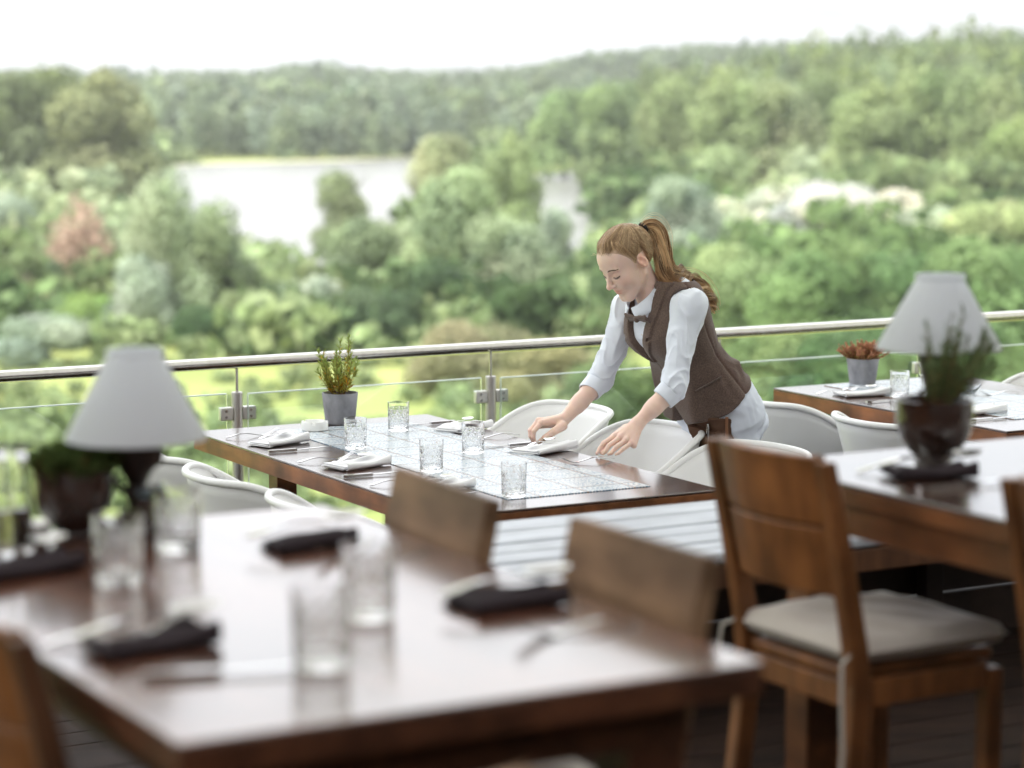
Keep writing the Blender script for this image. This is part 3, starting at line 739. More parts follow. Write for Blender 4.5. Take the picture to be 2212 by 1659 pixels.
def put_chair(mid, rz, label, wm_=CHW, wf=CHW, cush=None, sc=1., flat=False):
    """mid = point under the middle of the top of the back"""
    o = wooden_chair(label, wm_, wf, flat); ca, sa = math.cos(rz), math.sin(rz)
    off = (.36 / 2 + .085 - .02); p = np.asarray(mid)[:2] + np.array([ca, sa]) * off * sc
    o.location = (p[0], p[1], UP); o.rotation_euler = (0, 0, rz); o.scale = (sc,) * 3
    if cush: cushion((p[0], p[1], UP + .43 + .0125), rz, cush)
    return o
put_chair((.468, 4.385), TH + .02, 'brown wooden chair with a cushion at the right table, back to the viewer', cush='beige linen cushion with ties on the brown wooden chair')
put_chair((-.107, 3.97), TH + math.pi - .05, 'wooden chair with worn back at the far right corner of the foreground table', CHD, CHG, flat=True)
put_chair((.193, 3.49), TH + math.pi, 'wooden chair with worn back at the near right side of the foreground table', CHD, CHG, cush='linen cushion mostly hidden under the foreground table', flat=True)
q = T2 + D1 * -.10 - D2 * .43
put_chair((q[0], q[1]), TH, 'dark wooden chair cut by the lower left corner of the view', CHD, CHW)
q = np.array([.480, 4.752, 0]) + D1 * -.02 + D2 * .955
put_chair((q[0], q[1]), TH, 'wooden chair cut by the right border of the view', CHW, CHW)
put_chair((-.115, 2.195), TH + math.pi / 2, 'wooden chair whose back tip shows at the bottom border', CHD, CHG)
# ================================================================== TABLEWARE, LAMPS, PLANTS
GLASS = mat('clear_glass', (1, 1, 1), .0, trans=1., ior=1.5)
SILVER = mat('cutlery_steel', (.72, .71, .70), .14, metal=1.)
NAPW = mat('white_napkin', (.82, .82, .84), .85, spec=.2, bump=(500, .12))
NAPD = mat('dark_napkin', (.034, .025, .029), .8, spec=.2, bump=(500, .15))
def tumbler_mesh():
    R_, H, n = .0385, .103, 80; m = MB(); prof = []
    zs = np.concatenate([[0, .0015, .004], np.linspace(.008, .078, 36), [.080, .083, .100, H]])
    def rad(z, a):
        base = R_ * (.94 + .06 * min(1, z / .09))
        if z < .008: return base - .0016 * (1 - z / .008) * (z < .004) - (0.0012 if 2 * int(a / (2 * math.pi) * 40) % 2 else 0)
        if z > .079: return base
        def tri(t): t = t % 1.0; return abs(t - .5) * 2
        ka = a / (2 * math.pi) * 10; kz = (z - .008) / .0355
        d1 = tri(ka + kz); d2 = tri(ka - kz); gr = min(d1, d2)
        row = tri((z - .008) / .0355)
        g = .0022 * max(0, 1 - gr * 3.2) + .0016 * max(0, 1 - (1 - row) * 14)
        st = .0010 * max(0, 1 - tri(ka * 2 + .5) * 4) * (gr > .3)
        return base - g - st
    outer = [(R_, z) for z in zs]; inner = [(R_ - .0028, H), (R_ - .0032, H - .004), (R_ - .0048, .030), (R_ - .0065, .018), (R_ - .014, .0145), (0, .0135)]
    vs = []; k_o = len(outer)
    for r, z in outer:
        for k in range(n): a = 2 * math.pi * k / n; q = rad(z, a); vs.append((q * math.cos(a), q * math.sin(a), z))
    for r, z in inner:
        for k in range(n): a = 2 * math.pi * k / n; vs.append((r * math.cos(a), r * math.sin(a), z))
    tot = k_o + len(inner); f = []
    for i in range(tot - 1):
        for k in range(n): k2 = (k + 1) % n; f.append((i * n + k, i * n + k2, (i + 1) * n + k2, (i + 1) * n + k))
    f.append(tuple(reversed(range(n)))); m.add(vs, f)
    return m
tproto = tumbler_mesh().build('tumbler', GLASS, angle=28); t_used = [False]
def tumbler(px, py, z, label, group='cut glass tumblers'):
    p = at(px, py, z)
    if t_used[0]: o = tproto.copy(); COL.objects.link(o)
    else: o = tproto; t_used[0] = True
    o.location = (p[0], p[1], z + .0006); o.rotation_euler = (0, 0, px * .71)
    return tag(o, label, 'tumbler', group)
Z1 = .7525; Z0 = .7505; ZU = 1.2205
tumbler(768, 969, Z1, 'cut glass tumbler on the tile runner next to the white ashtray')
tumbler(861, 931, Z1, 'cut glass tumbler farthest back on the middle table, right of the rosemary pot')
tumbler(932, 1019, Z1, 'cut glass tumbler in the middle of the near left edge of the tile runner')
tumbler(1022, 979, Z1, 'cut glass tumbler in front of the far right white napkin')
tumbler(1110, 1073, Z1, 'cut glass tumbler closest to the slatted bench on the tile runner')
tumbler(1943, 858, Z1, 'cut glass tumbler on the table by the railing, below the right lamp')
tumbler(257, 1258, ZU, 'blurred tumbler in the foreground left, in front of the dark lamp base')
tumbler(384, 1186, ZU, 'blurred tumbler in the foreground right of the dark lamp base')
tumbler(694, 1438, ZU, 'blurred tumbler nearest the viewer on the foreground table')
tumbler(797, 1333, ZU, 'blurred tumbler in the middle of the foreground table, behind the nearest one')

# ---- cutlery: built along local +x, handle end at x = 0
def ribbon(m, xs, zs, ws, th):
    n = len(xs); v = []
    for x, z, w_ in zip(xs, zs, ws): v += [(x, -w_, z - th), (x, w_, z - th), (x, w_, z + th), (x, -w_, z + th)]
    f = [(4 * i + k, 4 * i + (k + 1) % 4, 4 * i + 4 + (k + 1) % 4, 4 * i + 4 + k) for i in range(n - 1) for k in range(4)] + [(3, 2, 1, 0), (4 * n - 4, 4 * n - 3, 4 * n - 2, 4 * n - 1)]
    return m.add(v, f)
def fork_mb():
    m = MB(); xs = np.linspace(0, .135, 14); t = xs / .135
    zs = .0025 + .010 * np.sin(np.pi * np.clip(t * 1.02, 0, 1)) ** 1.3 * (t < .98); ws = np.interp(t, [0, .06, .5, .85, 1], [.004, .0085, .0035, .003, .0045])
    ribbon(m, xs, zs, ws, .0012)
    xs = np.linspace(.135, .158, 6); t = (xs - .135) / .023; ribbon(m, xs, .0025 - .001 * np.sin(np.pi * t), np.interp(t, [0, .4, 1], [.0045, .0125, .0125]), .001)
    for y in (-.0105, -.0035, .0035, .0105):
        m2 = MB(); xs = np.linspace(.157, .205, 7); t = (xs - .157) / .048; ribbon(m2, xs, .0025 + .020 * t ** 1.5, np.interp(t, [0, 1], [.0018, .0011]), .0009)
        V = np.concatenate(m2.v); V[:, 1] += y; m.add(V, m2.f)
    return m
def knife_mb():
    m = MB(); xs = np.linspace(0, .10, 10); t = xs / .1
    ribbon(m, xs, np.full(10, .0048), np.interp(t, [0, .05, .5, 1], [.006, .0095, .0085, .007]), .0042)
    xs = np.linspace(.10, .228, 12); t = (xs - .10) / .128
    ribbon(m, xs, .004 + .004 * t, np.interp(t, [0, .1, .7, 1], [.006, .009, .0085, .001]), .0008)
    return m
def spoon_mb():
    m = MB(); xs = np.linspace(0, .11, 10); t = xs / .11
    ribbon(m, xs, .003 + .007 * np.sin(np.pi * t), np.interp(t, [0, .06, .6, 1], [.004, .008, .003, .003]), .0011)
    def g(a, b):
        an = 2 * math.pi * a; q = b; return (.136 + .028 * q * math.cos(an), .019 * q * math.sin(an), .0035 + .007 * q * q)
    m.grid(g, 20, 5); return m
PROTO = {}
def cutlery(kind, px, py, z, ang, label, group='cutlery laid on the tables', sc=1.0, tilt=0.):
    """px, py: where the handle end is seen"""
    p = at(px, py, z) if not isinstance(px, np.ndarray) else px
    if kind not in PROTO:
        o = {'fork': fork_mb, 'knife': knife_mb, 'spoon': spoon_mb}[kind]().build(kind, SILVER, angle=35); PROTO[kind] = o
    else: o = PROTO[kind].copy(); COL.objects.link(o)
    o.location = (p[0], p[1], p[2] + .0008); o.rotation_euler = (0, tilt, ang); o.scale = (sc,) * 3
    return tag(o, label, kind, group)
A0 = TH; A1 = TH + math.pi
cutlery('fork', 487, 948, Z0, A0 + .06, 'fork left of the folded white napkin, farthest back on the left side of the table')
cutlery('knife', 580, 979, Z0, A0 - .03, 'knife beside the napkin farthest back on the left side of the table')
cutlery('fork', 643, 1001, Z0, A0 + .04, 'fork at the middle setting on the left side of the table')
cutlery('knife', 740, 1033, Z0, A0 - .05, 'knife at the middle setting on the left side of the table')
cutlery('fork', 798, 1051, Z0, A0 + .03, 'fork left of the worn wooden chair back, nearest on the left side')
cutlery('knife', 888, 1080, Z0, A0 - .03, 'knife whose tip shows past the worn wooden chair back')
cutlery('knife', 982, 913, Z0, A1 + .03, 'knife at the far right setting of the middle table, blade pointing left')
cutlery('fork', 1122, 941, Z0, A1 + .02, 'fork right of the tumbler at the far right setting')
cutlery('knife', 1153, 960, Z0, A1 + .05, 'knife at the right hand of the waitress')
cutlery('fork', 1326, 992, Z0 + .002, A1 + .03, 'fork held under the left hand of the waitress', sc=1.0)
cutlery('fork', 1763, 853, Z0, A0 + .0, 'fork left of the white napkin on the table by the railing')
cutlery('knife', 1872, 872, Z0, A0 - .02, 'knife right of the white napkin on the table by the railing')
cutlery('fork', 2201, 849, Z0, A1 + .05, 'fork at the right border on the table by the railing')
cutlery('knife', 2096, 911, Z0, A0 - .03, 'knife beside the dark bowl on the table by the railing')
cutlery('fork', 1850, 1024, ZU, A0 + .05, 'fork left of the dark bowl of rosemary on the right table')
cutlery('knife', 1985, 1062, ZU, A0 - .02, 'knife in front of the dark napkin on the right table')
cutlery('knife', 305, 1470, ZU, A0 - .28, 'knife in front of the dark napkin at the left front of the foreground table')
cutlery('fork', 95, 1398, ZU, A0 + .05, 'fork left of the dark napkin at the left front of the foreground table')
cutlery('fork', 1380, 1345, ZU, A1 + .10, 'fork right of the dark napkin nearest the chair on the foreground table')
cutlery('knife', 1225, 1262, ZU, A1 + .08, 'knife behind the dark napkin nearest the chair on the foreground table')
cutlery('fork', 930, 1185, ZU, A1 + .05, 'fork right of the far dark napkin on the foreground table')

# ---- napkins
def napkin(px, py, z, rz, label, m_, seed, spoon=None, sc=1.):
    p = at(px, py, z); rng = np.random.default_rng(seed); o = MB()
    L_, W_ = .20 * sc, .105 * sc; ph = rng.uniform(0, 6, 4); nlay = 3
    for l in range(nlay):
        sh = rng.uniform(-.006, .006, 2); rot = rng.uniform(-.06, .06)
        def g(a, b, l=l):
            u, v = a - .5, b - .5
            lift = .003 + l * .0045 + .004 * math.sin(5 * a + ph[0] + l * .2) * b + .012 * (l + 1) / nlay * max(0, a - .62) ** 1.2 * 2.2 * (1 + .5 * math.sin(8 * b + ph[1])) + .004 * math.sin(9 * b + ph[2]) * (a > .2)
            x = u * L_ * (1 - .02 * l) + sh[0]; y = v * W_ * (1 - .10 * a) + sh[1] + .012 * math.sin(3 * a + ph[3])
            return (x * math.cos(rot) - y * math.sin(rot), x * math.sin(rot) + y * math.cos(rot), max(.002, lift))
        o.grid(g, 22, 14)
    # rolled fold along the front edge
    def fold(a, b):
        an = math.pi * (b - .5) * 1.05; u = (a - .5) * .97 * L_
        return (u, -W_ / 2 * (1 - .10 * a) - .010 * math.cos(an), .012 + .0095 * math.sin(an) + .003 * math.sin(5 * a + ph[0]) * (b > .5) + (.012 * max(0, a - .62) * 2.0 if b > .5 else 0))
    o.grid(fold, 22, 8)
    ob = o.build('napkin', m_, angle=0, solid=.0022); ob.location = (p[0], p[1], z + .001); ob.rotation_euler = (0, 0, rz)
    tag(ob, label, 'napkin', 'folded napkins')
    if spoon:
        q = np.array([p[0], p[1], z + .021]) + np.array([math.cos(rz), math.sin(rz), 0]) * -.085
        k_ = 1.45 if m_ is NAPD else 1.0
        cutlery('spoon', q - np.array([math.cos(rz), math.sin(rz), 0]) * .05 * (k_ - 1), 0, 0, rz + .15, spoon, 'spoons lying on the napkins', k_, -.02)
    return ob
napkin(600, 958, Z0, TH + .35, 'white napkin farthest back on the left side of the middle table', NAPW, 1, 'spoon on the white napkin farthest back on the left side')
napkin(772, 1008, Z0, TH + .30, 'white napkin at the middle setting on the left side of the middle table', NAPW, 2, 'spoon on the white napkin at the middle left setting')
napkin(950, 1056, Z0, TH + .25, 'white napkin partly hidden behind the worn wooden chair back', NAPW, 3, 'spoon on the napkin partly hidden by the worn chair')
napkin(1003, 928, Z0, TH + .45, 'white napkin behind the tumbler at the far right setting', NAPW, 4, 'spoon on the napkin behind the far tumbler')
napkin(1176, 974, Z0, TH + .35, 'white napkin between the hands of the waitress', NAPW, 5, 'spoon on the napkin between the hands of the waitress', 1.08)
napkin(1862, 854, Z0, TH - .2, 'white napkin in front of the sedum pot', NAPW, 6, 'spoon on the napkin in front of the sedum pot')
napkin(2110, 892, Z0, TH - .1, 'white napkin right of the dark bowl on the table by the railing', NAPW, 7)
napkin(320, 1398, ZU, TH + .12, 'dark napkin at the left front of the foreground table', NAPD, 8, 'spoon on the dark napkin at the left front', .86)
napkin(662, 1180, ZU, TH + .10, 'dark napkin at the far side of the foreground table', NAPD, 9, 'spoon on the dark napkin at the far side', .74)
napkin(1095, 1308, ZU, TH + .05, 'dark napkin beside the nearer worn wooden chair', NAPD, 10, 'spoon on the dark napkin beside the nearer worn chair', .8)
napkin(25, 1240, ZU, TH + .3, 'dark napkin cut by the left border of the view', NAPD, 11, 'spoon on the dark napkin at the left border')
napkin(2010, 1030, ZU, TH - .25, 'dark napkin below the dark bowl of rosemary on the right table', NAPD, 12, 'spoon on the dark napkin below the bowl', .8)

# ---- lamps
SHADE = bpy.data.materials.new('lamp_shade_fabric'); SHADE.use_nodes = True
def _shade():
    n = SHADE.node_tree; n.nodes.clear(); lk = n.links.new
    o = n.nodes.new('ShaderNodeOutputMaterial'); d = n.nodes.new('ShaderNodeBsdfDiffuse'); t = n.nodes.new('ShaderNodeBsdfTranslucent'); ms = n.nodes.new('ShaderNodeMixShader')
    d.inputs['Color'].default_value = (.88, .90, .93, 1); t.inputs['Color'].default_value = (.88, .90, .93, 1); ms.inputs['Fac'].default_value = .48
    lk(d.outputs[0], ms.inputs[1]); lk(t.outputs[0], ms.inputs[2]); lk(ms.outputs[0], o.inputs['Surface'])
_shade()
DARKW = wood('dark_carved_wood', (.035, .018, .012), (.015, .009, .007), .4, 'z', 8, spec=.5)
def lamp(label, px, zt, base_py, top_z, r0, r1, hh):
    p = at(px, base_py, zt); o = thing('table_lamp', label, 'lamp', (p[0], p[1], zt), 0, 'table lamps with white cone shades')
    z1 = top_z - zt; z0 = z1 - hh
    m = MB(); m.lathe([(r0, z0), (r0 * .999, z0 + .004), (r1, z1 - .010), (r1 * 1.03, z1 - .008), (r1 * 1.03, z1)], 64)
    m.f = [f for f in m.f if len(f) == 4]; m.build('lamp_shade', SHADE, o, solid=.0016, angle=50)
    for rr, zz in ((r0, z0 + .001), (r1 * 1.03, z1)): MB().tube([(rr * math.cos(a), rr * math.sin(a), zz) for a in np.linspace(0, 2 * math.pi, 49)], .0016, 6, cap=False).build('shade_trim', SHADE, o)
    b = MB(); b.lathe([(.046, 0), (.046, .012), (.030, .020), (.020, .032), (.017, .05), (.024, .066), (.016, .082), (.022, .10), (.034, z0 * .72), (.040, z0 * .90), (.036, z0 + .006), (.012, z0 + .014), (.011, z1 - .02), (0, z1 - .018)], 28, fn=lambda r, z, a: r * (1 + (.10 * math.sin(4 * a + z * 70) if .03 < z < z0 else 0)))
    b.build('lamp_base', DARKW, o)
    for s, zz, rr in ((1, z0 * .80, .026), (-1, z0 * .52, .020), (1, z0 * .40, .017)):
        k = MB(); k.tube([(s * .016, 0, zz - .012), (s * (rr + .012), .004, zz - .006), (s * (rr + .016), .0, zz + .010), (s * (rr + .004), 0, zz + .016)], [.008, .007, .006, .003], 8); k.build('carved_scroll', DARKW, o)
    m = MB()
    for a in range(3):
        an = a * 2.094; m.tube([(0, 0, z1 - .022), (r1 * math.cos(an), r1 * math.sin(an), z1 - .010)], .0012, 6)
    m.build('shade_ring', SILVER, o)
    return o
lamp('blurred white table lamp with dark carved base on the foreground table', 298, 1.22, 1150, 1.527, .1165, .045, .148)
lamp('white table lamp on the right table, behind the bowl of rosemary', 2023, 1.22, 972, 1.580, .1255, .0482, .150)

# ---- pots and plants
CONC = mat('grey_concrete', (.34, .34, .37), .85, spec=.2, noise=(22, (.17, .17, .19), .22, 8), bump=(120, .15), stretch=(1, 1, .6))
SOIL = mat('soil', (.045, .03, .02), .95, spec=.1, noise=(90, (.10, .07, .045), .25, 5), bump=(150, .6))
def pot_mb(r0, r1, h, t=.006):
    m = MB(); m.lathe([(0, 0), (r0 - .002, 0), (r0, .002), (r1, h - .002), (r1 - .001, h), (r1 - t + .001, h), (r1 - t, h - .002), (r1 - t - (r1 - r0) * .25, h * .78), (0, h * .78)], 48); return m
def soil_mb(r, z):
    m = MB(); m.grid(lambda a, b: (r * b * math.cos(6.2832 * a), r * b * math.sin(6.2832 * a), z + .004 * math.sin(13 * a * b + 5 * b) * (1 - b)), 28, 6); return m
def needle_plant(rng, stems, h, spread, nl, ln, lw, base_z, cols, gap=.35, side=None):
    """woody stems with narrow leaves all along: returns leaf mesh pieces and a stem MB"""
    sm = MB(); V = []; Fc = []; tints = []; q = 0
    for s in range(stems):
        a = rng.uniform(0, 6.28) if side is None else side + rng.normal() * 1.0; lean = spread * rng.uniform(.15, 1); hh = h * rng.uniform(.55, 1.0) * (1.15 - .35 * lean / max(spread, 1e-6))
        b = np.array([math.cos(a), math.sin(a), 0]) * rng.uniform(0, .022)
        e = b + np.array([math.cos(a) * lean, math.sin(a) * lean, hh]); mid = (b + e) / 2 + np.array([math.cos(a), math.sin(a), 0]) * lean * .22 + rng.normal(size=3) * .006
        T = np.linspace(0, 1, 9)[:, None]; path = (1 - T) ** 2 * b + 2 * T * (1 - T) * mid + T ** 2 * e + np.array([0, 0, base_z])
        sm.tube(path, np.linspace(.0016, .0006, 9), 5)
        for l in range(nl):
            t = gap * .4 + (1 - gap * .4) * (l + rng.uniform()) / nl; x = t * 8; i = min(int(x), 7); P = path[i] + (path[i + 1] - path[i]) * (x - i)
            d = path[i + 1] - path[i]; d /= np.linalg.norm(d)
            aa = rng.uniform(0, 6.28); sd = np.cross(d, [math.cos(aa), math.sin(aa), .3]); sd /= np.linalg.norm(sd)
            dr = sd * .8 + d * rng.uniform(.3, .9); dr /= np.linalg.norm(dr); l_ = ln * rng.uniform(.6, 1.2) * (1 - .35 * t); wv = np.cross(dr, d); wv /= np.linalg.norm(wv) + 1e-9; wv *= lw
            tipd = dr * l_ + np.array([0, 0, .12 * l_])
            V += [P - wv * .5, P + wv * .5, P + tipd * .55 + wv, P + tipd, P + tipd * .55 - wv]
            V[-5:] = [tuple(v) for v in V[-5:]]
            Fc.append((q, q + 1, q + 2, q + 3, q + 4)); q += 5
            c = np.array(cols[0]) * (1 - t) + np.array(cols[1]) * t; c = c * rng.uniform(.7, 1.3)
            if rng.random() < .10 * (1 - t) * 2: c = np.array(cols[2])
            tints += [c] * 5
    me = bpy.data.meshes.new('foliage'); me.from_pydata(V, [], Fc); ca = me.color_attributes.new('tint', 'FLOAT_COLOR', 'POINT')
    ca.data.foreach_set('color', np.c_[np.array(tints), np.ones(len(tints))].ravel()); me.materials.append(LEAF); me.update()
    return me, sm
TWIG = mat('twig', (.20, .12, .06), .8, spec=.2)
def finish(o, me, sm, col=(1, 1, 1, 1)):
    f = mesh_obj('foliage', me, None, o, smooth=False); f.color = col; sm.build('stems', TWIG, o)
def rosemary(name, label, p, z, pot, sr, sz, pm, args, cols, seed, cat='potted plant', side=None):
    o = thing(name, label, cat, (p[0], p[1], z), 0); rng = np.random.default_rng(seed)
    pot.build('pot', pm, o, angle=35); soil_mb(sr, sz).build('soil', SOIL, o, angle=0)
    me, sm = needle_plant(rng, *args, sz, cols, side=side); finish(o, me, sm); return o
p = at(735, 914, Z0)
rosemary('potted_plant', 'rosemary with yellowed lower leaves in a grey concrete pot on the middle table', p, Z0, pot_mb(.054, .0655, .112), .058, .092, CONC, (24, .215, .10, 62, .032, .0024), ((.44, .38, .07), (.26, .34, .10), (.62, .30, .03)), 3)
p = at(1863, 829, Z0)
CUPR = ((.42, .22, .10), (.50, .25, .16), (.45, .42, .12))
rosemary('potted_plant', 'sedum with reddish orange leaves in a grey concrete pot on the table by the railing', p, Z0, pot_mb(.053, .0665, .106), .060, .090, CONC, (130, .085, .105, 40, .011, .0040), CUPR, 4)
GLAZE = mat('dark_glaze', (.052, .026, .019), .16, spec=.6, noise=(14, (.024, .012, .009), .3, 5), coat=.5)
def bowl_mb(s=1.):
    m = MB(); m.lathe([(r * s, z * s) for r, z in ((0, 0), (.037, 0), (.039, .004), (.034, .010), (.036, .016), (.050, .028), (.064, .048), (.072, .072), (.0745, .094), (.0735, .116), (.0750, .121), (.0750, .126), (.070, .126), (.068, .118), (.066, .104), (0, .104))], 48); return m
p = at(2016, 1003, 1.22)
rosemary('potted_plant', 'dark green rosemary in a dark brown footed bowl on the right table', p, 1.2205, bowl_mb(1.03), .066, .110, GLAZE, (30, .19, .14, 60, .024, .0019), ((.09, .11, .045), (.14, .19, .09), (.18, .14, .06)), 6, side=-.35)
p = at(160, 1157, 1.22)
rosemary('potted_plant', 'low green plant in a wide dark bowl at the left of the foreground table', p, 1.2205, bowl_mb(.90), .058, .095, GLAZE, (120, .055, .080, 26, .028, .0030), ((.06, .055, .02), (.075, .11, .035), (.13, .08, .03)), 7)

# ---- ashtray
PORC = mat('white_porcelain', (.82, .82, .81), .2, spec=.5)
def ashtray():
    p = at(680, 929, Z1); m = MB(); R_ = .0475
    def fn(r, z, a):
        return r
    prof = [(0, 0), (R_ - .003, 0), (R_, .003), (R_, .030), (R_ - .0015, .0325), (R_ - .006, .0325), (R_ - .0075, .030), (R_ - .010, .010), (0, .008)]
    n = 72; vs = []
    for r, z in prof:
        for k in range(n):
            a = 2 * math.pi * k / n; zz = z
            if z > .029 and (k % 24) in (0, 1, 23): zz = z - .010
            vs.append((r * math.cos(a), r * math.sin(a), zz))
    f = [(i * n + k, i * n + (k + 1) % n, (i + 1) * n + (k + 1) % n, (i + 1) * n + k) for i in range(len(prof) - 1) for k in range(n)]
    o = m.add(vs, f).build('ashtray', PORC, angle=35); o.location = (p[0], p[1], Z1 + .0003); o.rotation_euler = (0, 0, -1.55)
    tag(o, 'round white porcelain ashtray with notches beside the grey rosemary pot', 'ashtray')
ashtray()

# ---- small things on the foreground table, left
def bottle(px, py, z, label, r, h, neck, col=None, cap=True, name='glass_bottle'):
    p = at(px, py, z); o = thing(name, label, 'bottle', (p[0], p[1], z + .0005), 0)
    t = .0022; pr = [(0, 0), (r * .96, 0), (r, .004), (r, h * .50), (r * .9, h * .58), (neck, h * .74), (neck, h * .95), (neck * 1.25, h * .96), (neck * 1.25, h), (neck - t, h), (neck - t, h * .76), (r * .9 - t, h * .58), (r - t, h * .5), (r - t, .008), (0, .007)]
    m = MB(); m.lathe(pr, 36); m.build('bottle', GLASS, o, angle=50)
    if col: MB().lathe([(0, .0085), (r - t - .0006, .0085), (r - t - .0006, h * .46), (0, h * .46)], 30).build('liquid', col, o, angle=50)
    if cap: MB().lathe([(0, h + .0005), (neck * 1.1, h + .0005), (neck * 1.3, h + .012), (neck * .6, h + .020), (0, h + .022)], 24).build('stopper', GLASS, o)
    return o
VIN = mat('vinegar', (.03, .012, .008), .1, trans=0., spec=.5)
OIL = mat('olive_oil', (.45, .42, .30), .02, trans=.8, ior=1.46)
bottle(48, 1192, ZU, 'square shouldered glass bottle of dark vinegar at the left border', .017, .150, .009, VIN)
bottle(8, 1200, ZU, 'glass bottle of pale oil cut by the left border', .017, .155, .009, OIL)
def bowl_dish(px, py, z, label, r, h, m_, name='dish'):
    p = at(px, py, z); m = MB(); m.lathe([(0, .001), (r * .55, .001), (r * .62, .004), (r * .92, h * .7), (r, h), (r * .97, h), (r * .88, h * .72), (r * .58, .007), (0, .006)], 44)
    o = m.build(name, m_, angle=50); o.location = (p[0], p[1], z + .0004); return tag(o, label, 'dish')
bowl_dish(66, 1168, ZU, 'shiny metal dish beside the vinegar bottle on the foreground table', .040, .030, SILVER, 'metal_dish')
def jar():
    p = at(322, 1150, 1.22); o = thing('candle_jar', 'dark candle jar with a bluish lid between the two left tumblers', 'jar', (p[0], p[1], ZU), 0)
    MB().lathe([(0, 0), (.024, 0), (.026, .003), (.026, .062), (0, .062)], 32).build('jar', GLAZE, o, angle=40)
    MB().lathe([(0, .0625), (.0265, .0625), (.0265, .072), (.024, .074), (0, .074)], 32).build('lid', mat('blue_grey_lid', (.16, .22, .26), .3, metal=.6), o, angle=40)
jar()
bowl_dish(2085, 850, Z0, 'shallow glass bowl seen through the rosemary on the table by the railing', .065, .042, GLASS, 'glass_bowl')
def shaker():
    p = at(1998, 858, Z0); o = thing('glass_shaker', 'slim glass shaker on a stem left of the rosemary on the table by the railing', 'shaker', (p[0], p[1], Z0 + .0005), 0)
    MB().lathe([(0, 0), (.014, 0), (.016, .004), (.010, .02), (.013, .035), (.009, .05), (.012, .066), (.007, .078), (0, .080)], 20).build('stem', GLASS, o)
    m = MB(); m.box((-.006, 0, .107), (.034, .03, .042)); m.build('block', GLASS, o, bevel=.003)
    MB().tube([(.004, 0, .129), (.004, 0, .165)], .0035, 10).build('cap', SILVER, o)
shaker()
# ================================================================== THE WAITRESS
# person frame: x = the way she faces, y = her left, z = up; origin on the deck under her shoulders
PX, PY = .487, 8.17
PRZ = math.atan2(-D1[1], -D1[0])
V3 = lambda *a: np.array(a, float)
def nrm(v): return v / (np.linalg.norm(v) + 1e-12)
def sm(a, b, k):
    h = np.clip(.5 + .5 * (b - a) / k, 0, 1); return b * (1 - h) + a * h - k * h * (1 - h)
def smx(a, b, k): return -sm(-a, -b, k)
def cap(P, a, b, r0, r1):
    a, b = np.asarray(a, float), np.asarray(b, float); ba = b - a; t = np.clip((P - a) @ ba / (ba @ ba), 0, 1)
    return np.linalg.norm(P - a - t[..., None] * ba, axis=-1) - (r0 + (r1 - r0) * t)
def ell(P, c, r, M=None):
    q = P - np.asarray(c, float)
    if M is not None: q = q @ M
    r = np.asarray(r, float); k0 = np.linalg.norm(q / r, axis=-1); k1 = np.linalg.norm(q / (r * r), axis=-1) + 1e-9
    return k0 * (k0 - 1) / k1
def nets(fn, lo, hi, h):
    """surface of fn = 0 as quads (surface nets)"""
    lo = np.asarray(lo, float); n = np.ceil((np.asarray(hi) - lo) / h).astype(int) + 1
    ax = [lo[i] + h * np.arange(n[i]) for i in range(3)]
    G = np.empty(n, np.float32)
    for i in range(0, n[0], 24):
        P = np.stack(np.meshgrid(ax[0][i:i + 24], ax[1], ax[2], indexing='ij'), -1); G[i:i + 24] = fn(P)
    s = G < 0
    c = np.zeros(n - 1, np.uint8)
    for dx in (0, 1):
        for dy in (0, 1):
            for dz in (0, 1): c += s[dx:n[0] - 1 + dx, dy:n[1] - 1 + dy, dz:n[2] - 1 + dz]
    act = (c > 0) & (c < 8); idx = np.full(act.shape, -1, np.int64); I = np.argwhere(act); idx[act] = np.arange(len(I))
    acc = np.zeros((len(I), 3)); cnt = np.zeros(len(I))
    C8 = [(a, b, d) for a in (0, 1) for b in (0, 1) for d in (0, 1)]
    for a in C8:
        for k in range(3):
            if a[k]: continue
            b = list(a); b[k] = 1
            ga = G[I[:, 0] + a[0], I[:, 1] + a[1], I[:, 2] + a[2]]; gb = G[I[:, 0] + b[0], I[:, 1] + b[1], I[:, 2] + b[2]]
            m = (ga < 0) != (gb < 0); t = ga[m] / (ga[m] - gb[m]); p = np.tile(np.array(a, float), (m.sum(), 1)); p[:, k] += t; acc[m] += p; cnt[m] += 1
    V = lo + h * (I + acc / cnt[:, None]); F = []
    for k in range(3):
        u, v = (k + 1) % 3, (k + 2) % 3
        sl = [slice(1, n[i] - 1) for i in range(3)]; sl[k] = slice(0, n[k] - 1); sl2 = list(sl); sl2[k] = slice(1, n[k])
        A, B = s[tuple(sl)], s[tuple(sl2)]
        for flip in (0, 1):
            m = (A & ~B) if not flip else (~A & B); E = np.argwhere(m)
            off = np.array([1 if i != k else 0 for i in range(3)]); E = E + off
            def cell(du, dv):
                q = E.copy(); q[:, u] -= du; q[:, v] -= dv; return idx[q[:, 0], q[:, 1], q[:, 2]]
            Q = np.stack([cell(1, 1), cell(0, 1), cell(0, 0), cell(1, 0)], 1)
            if flip: Q = Q[:, ::-1]
            F.append(Q)
    return V, np.concatenate(F)
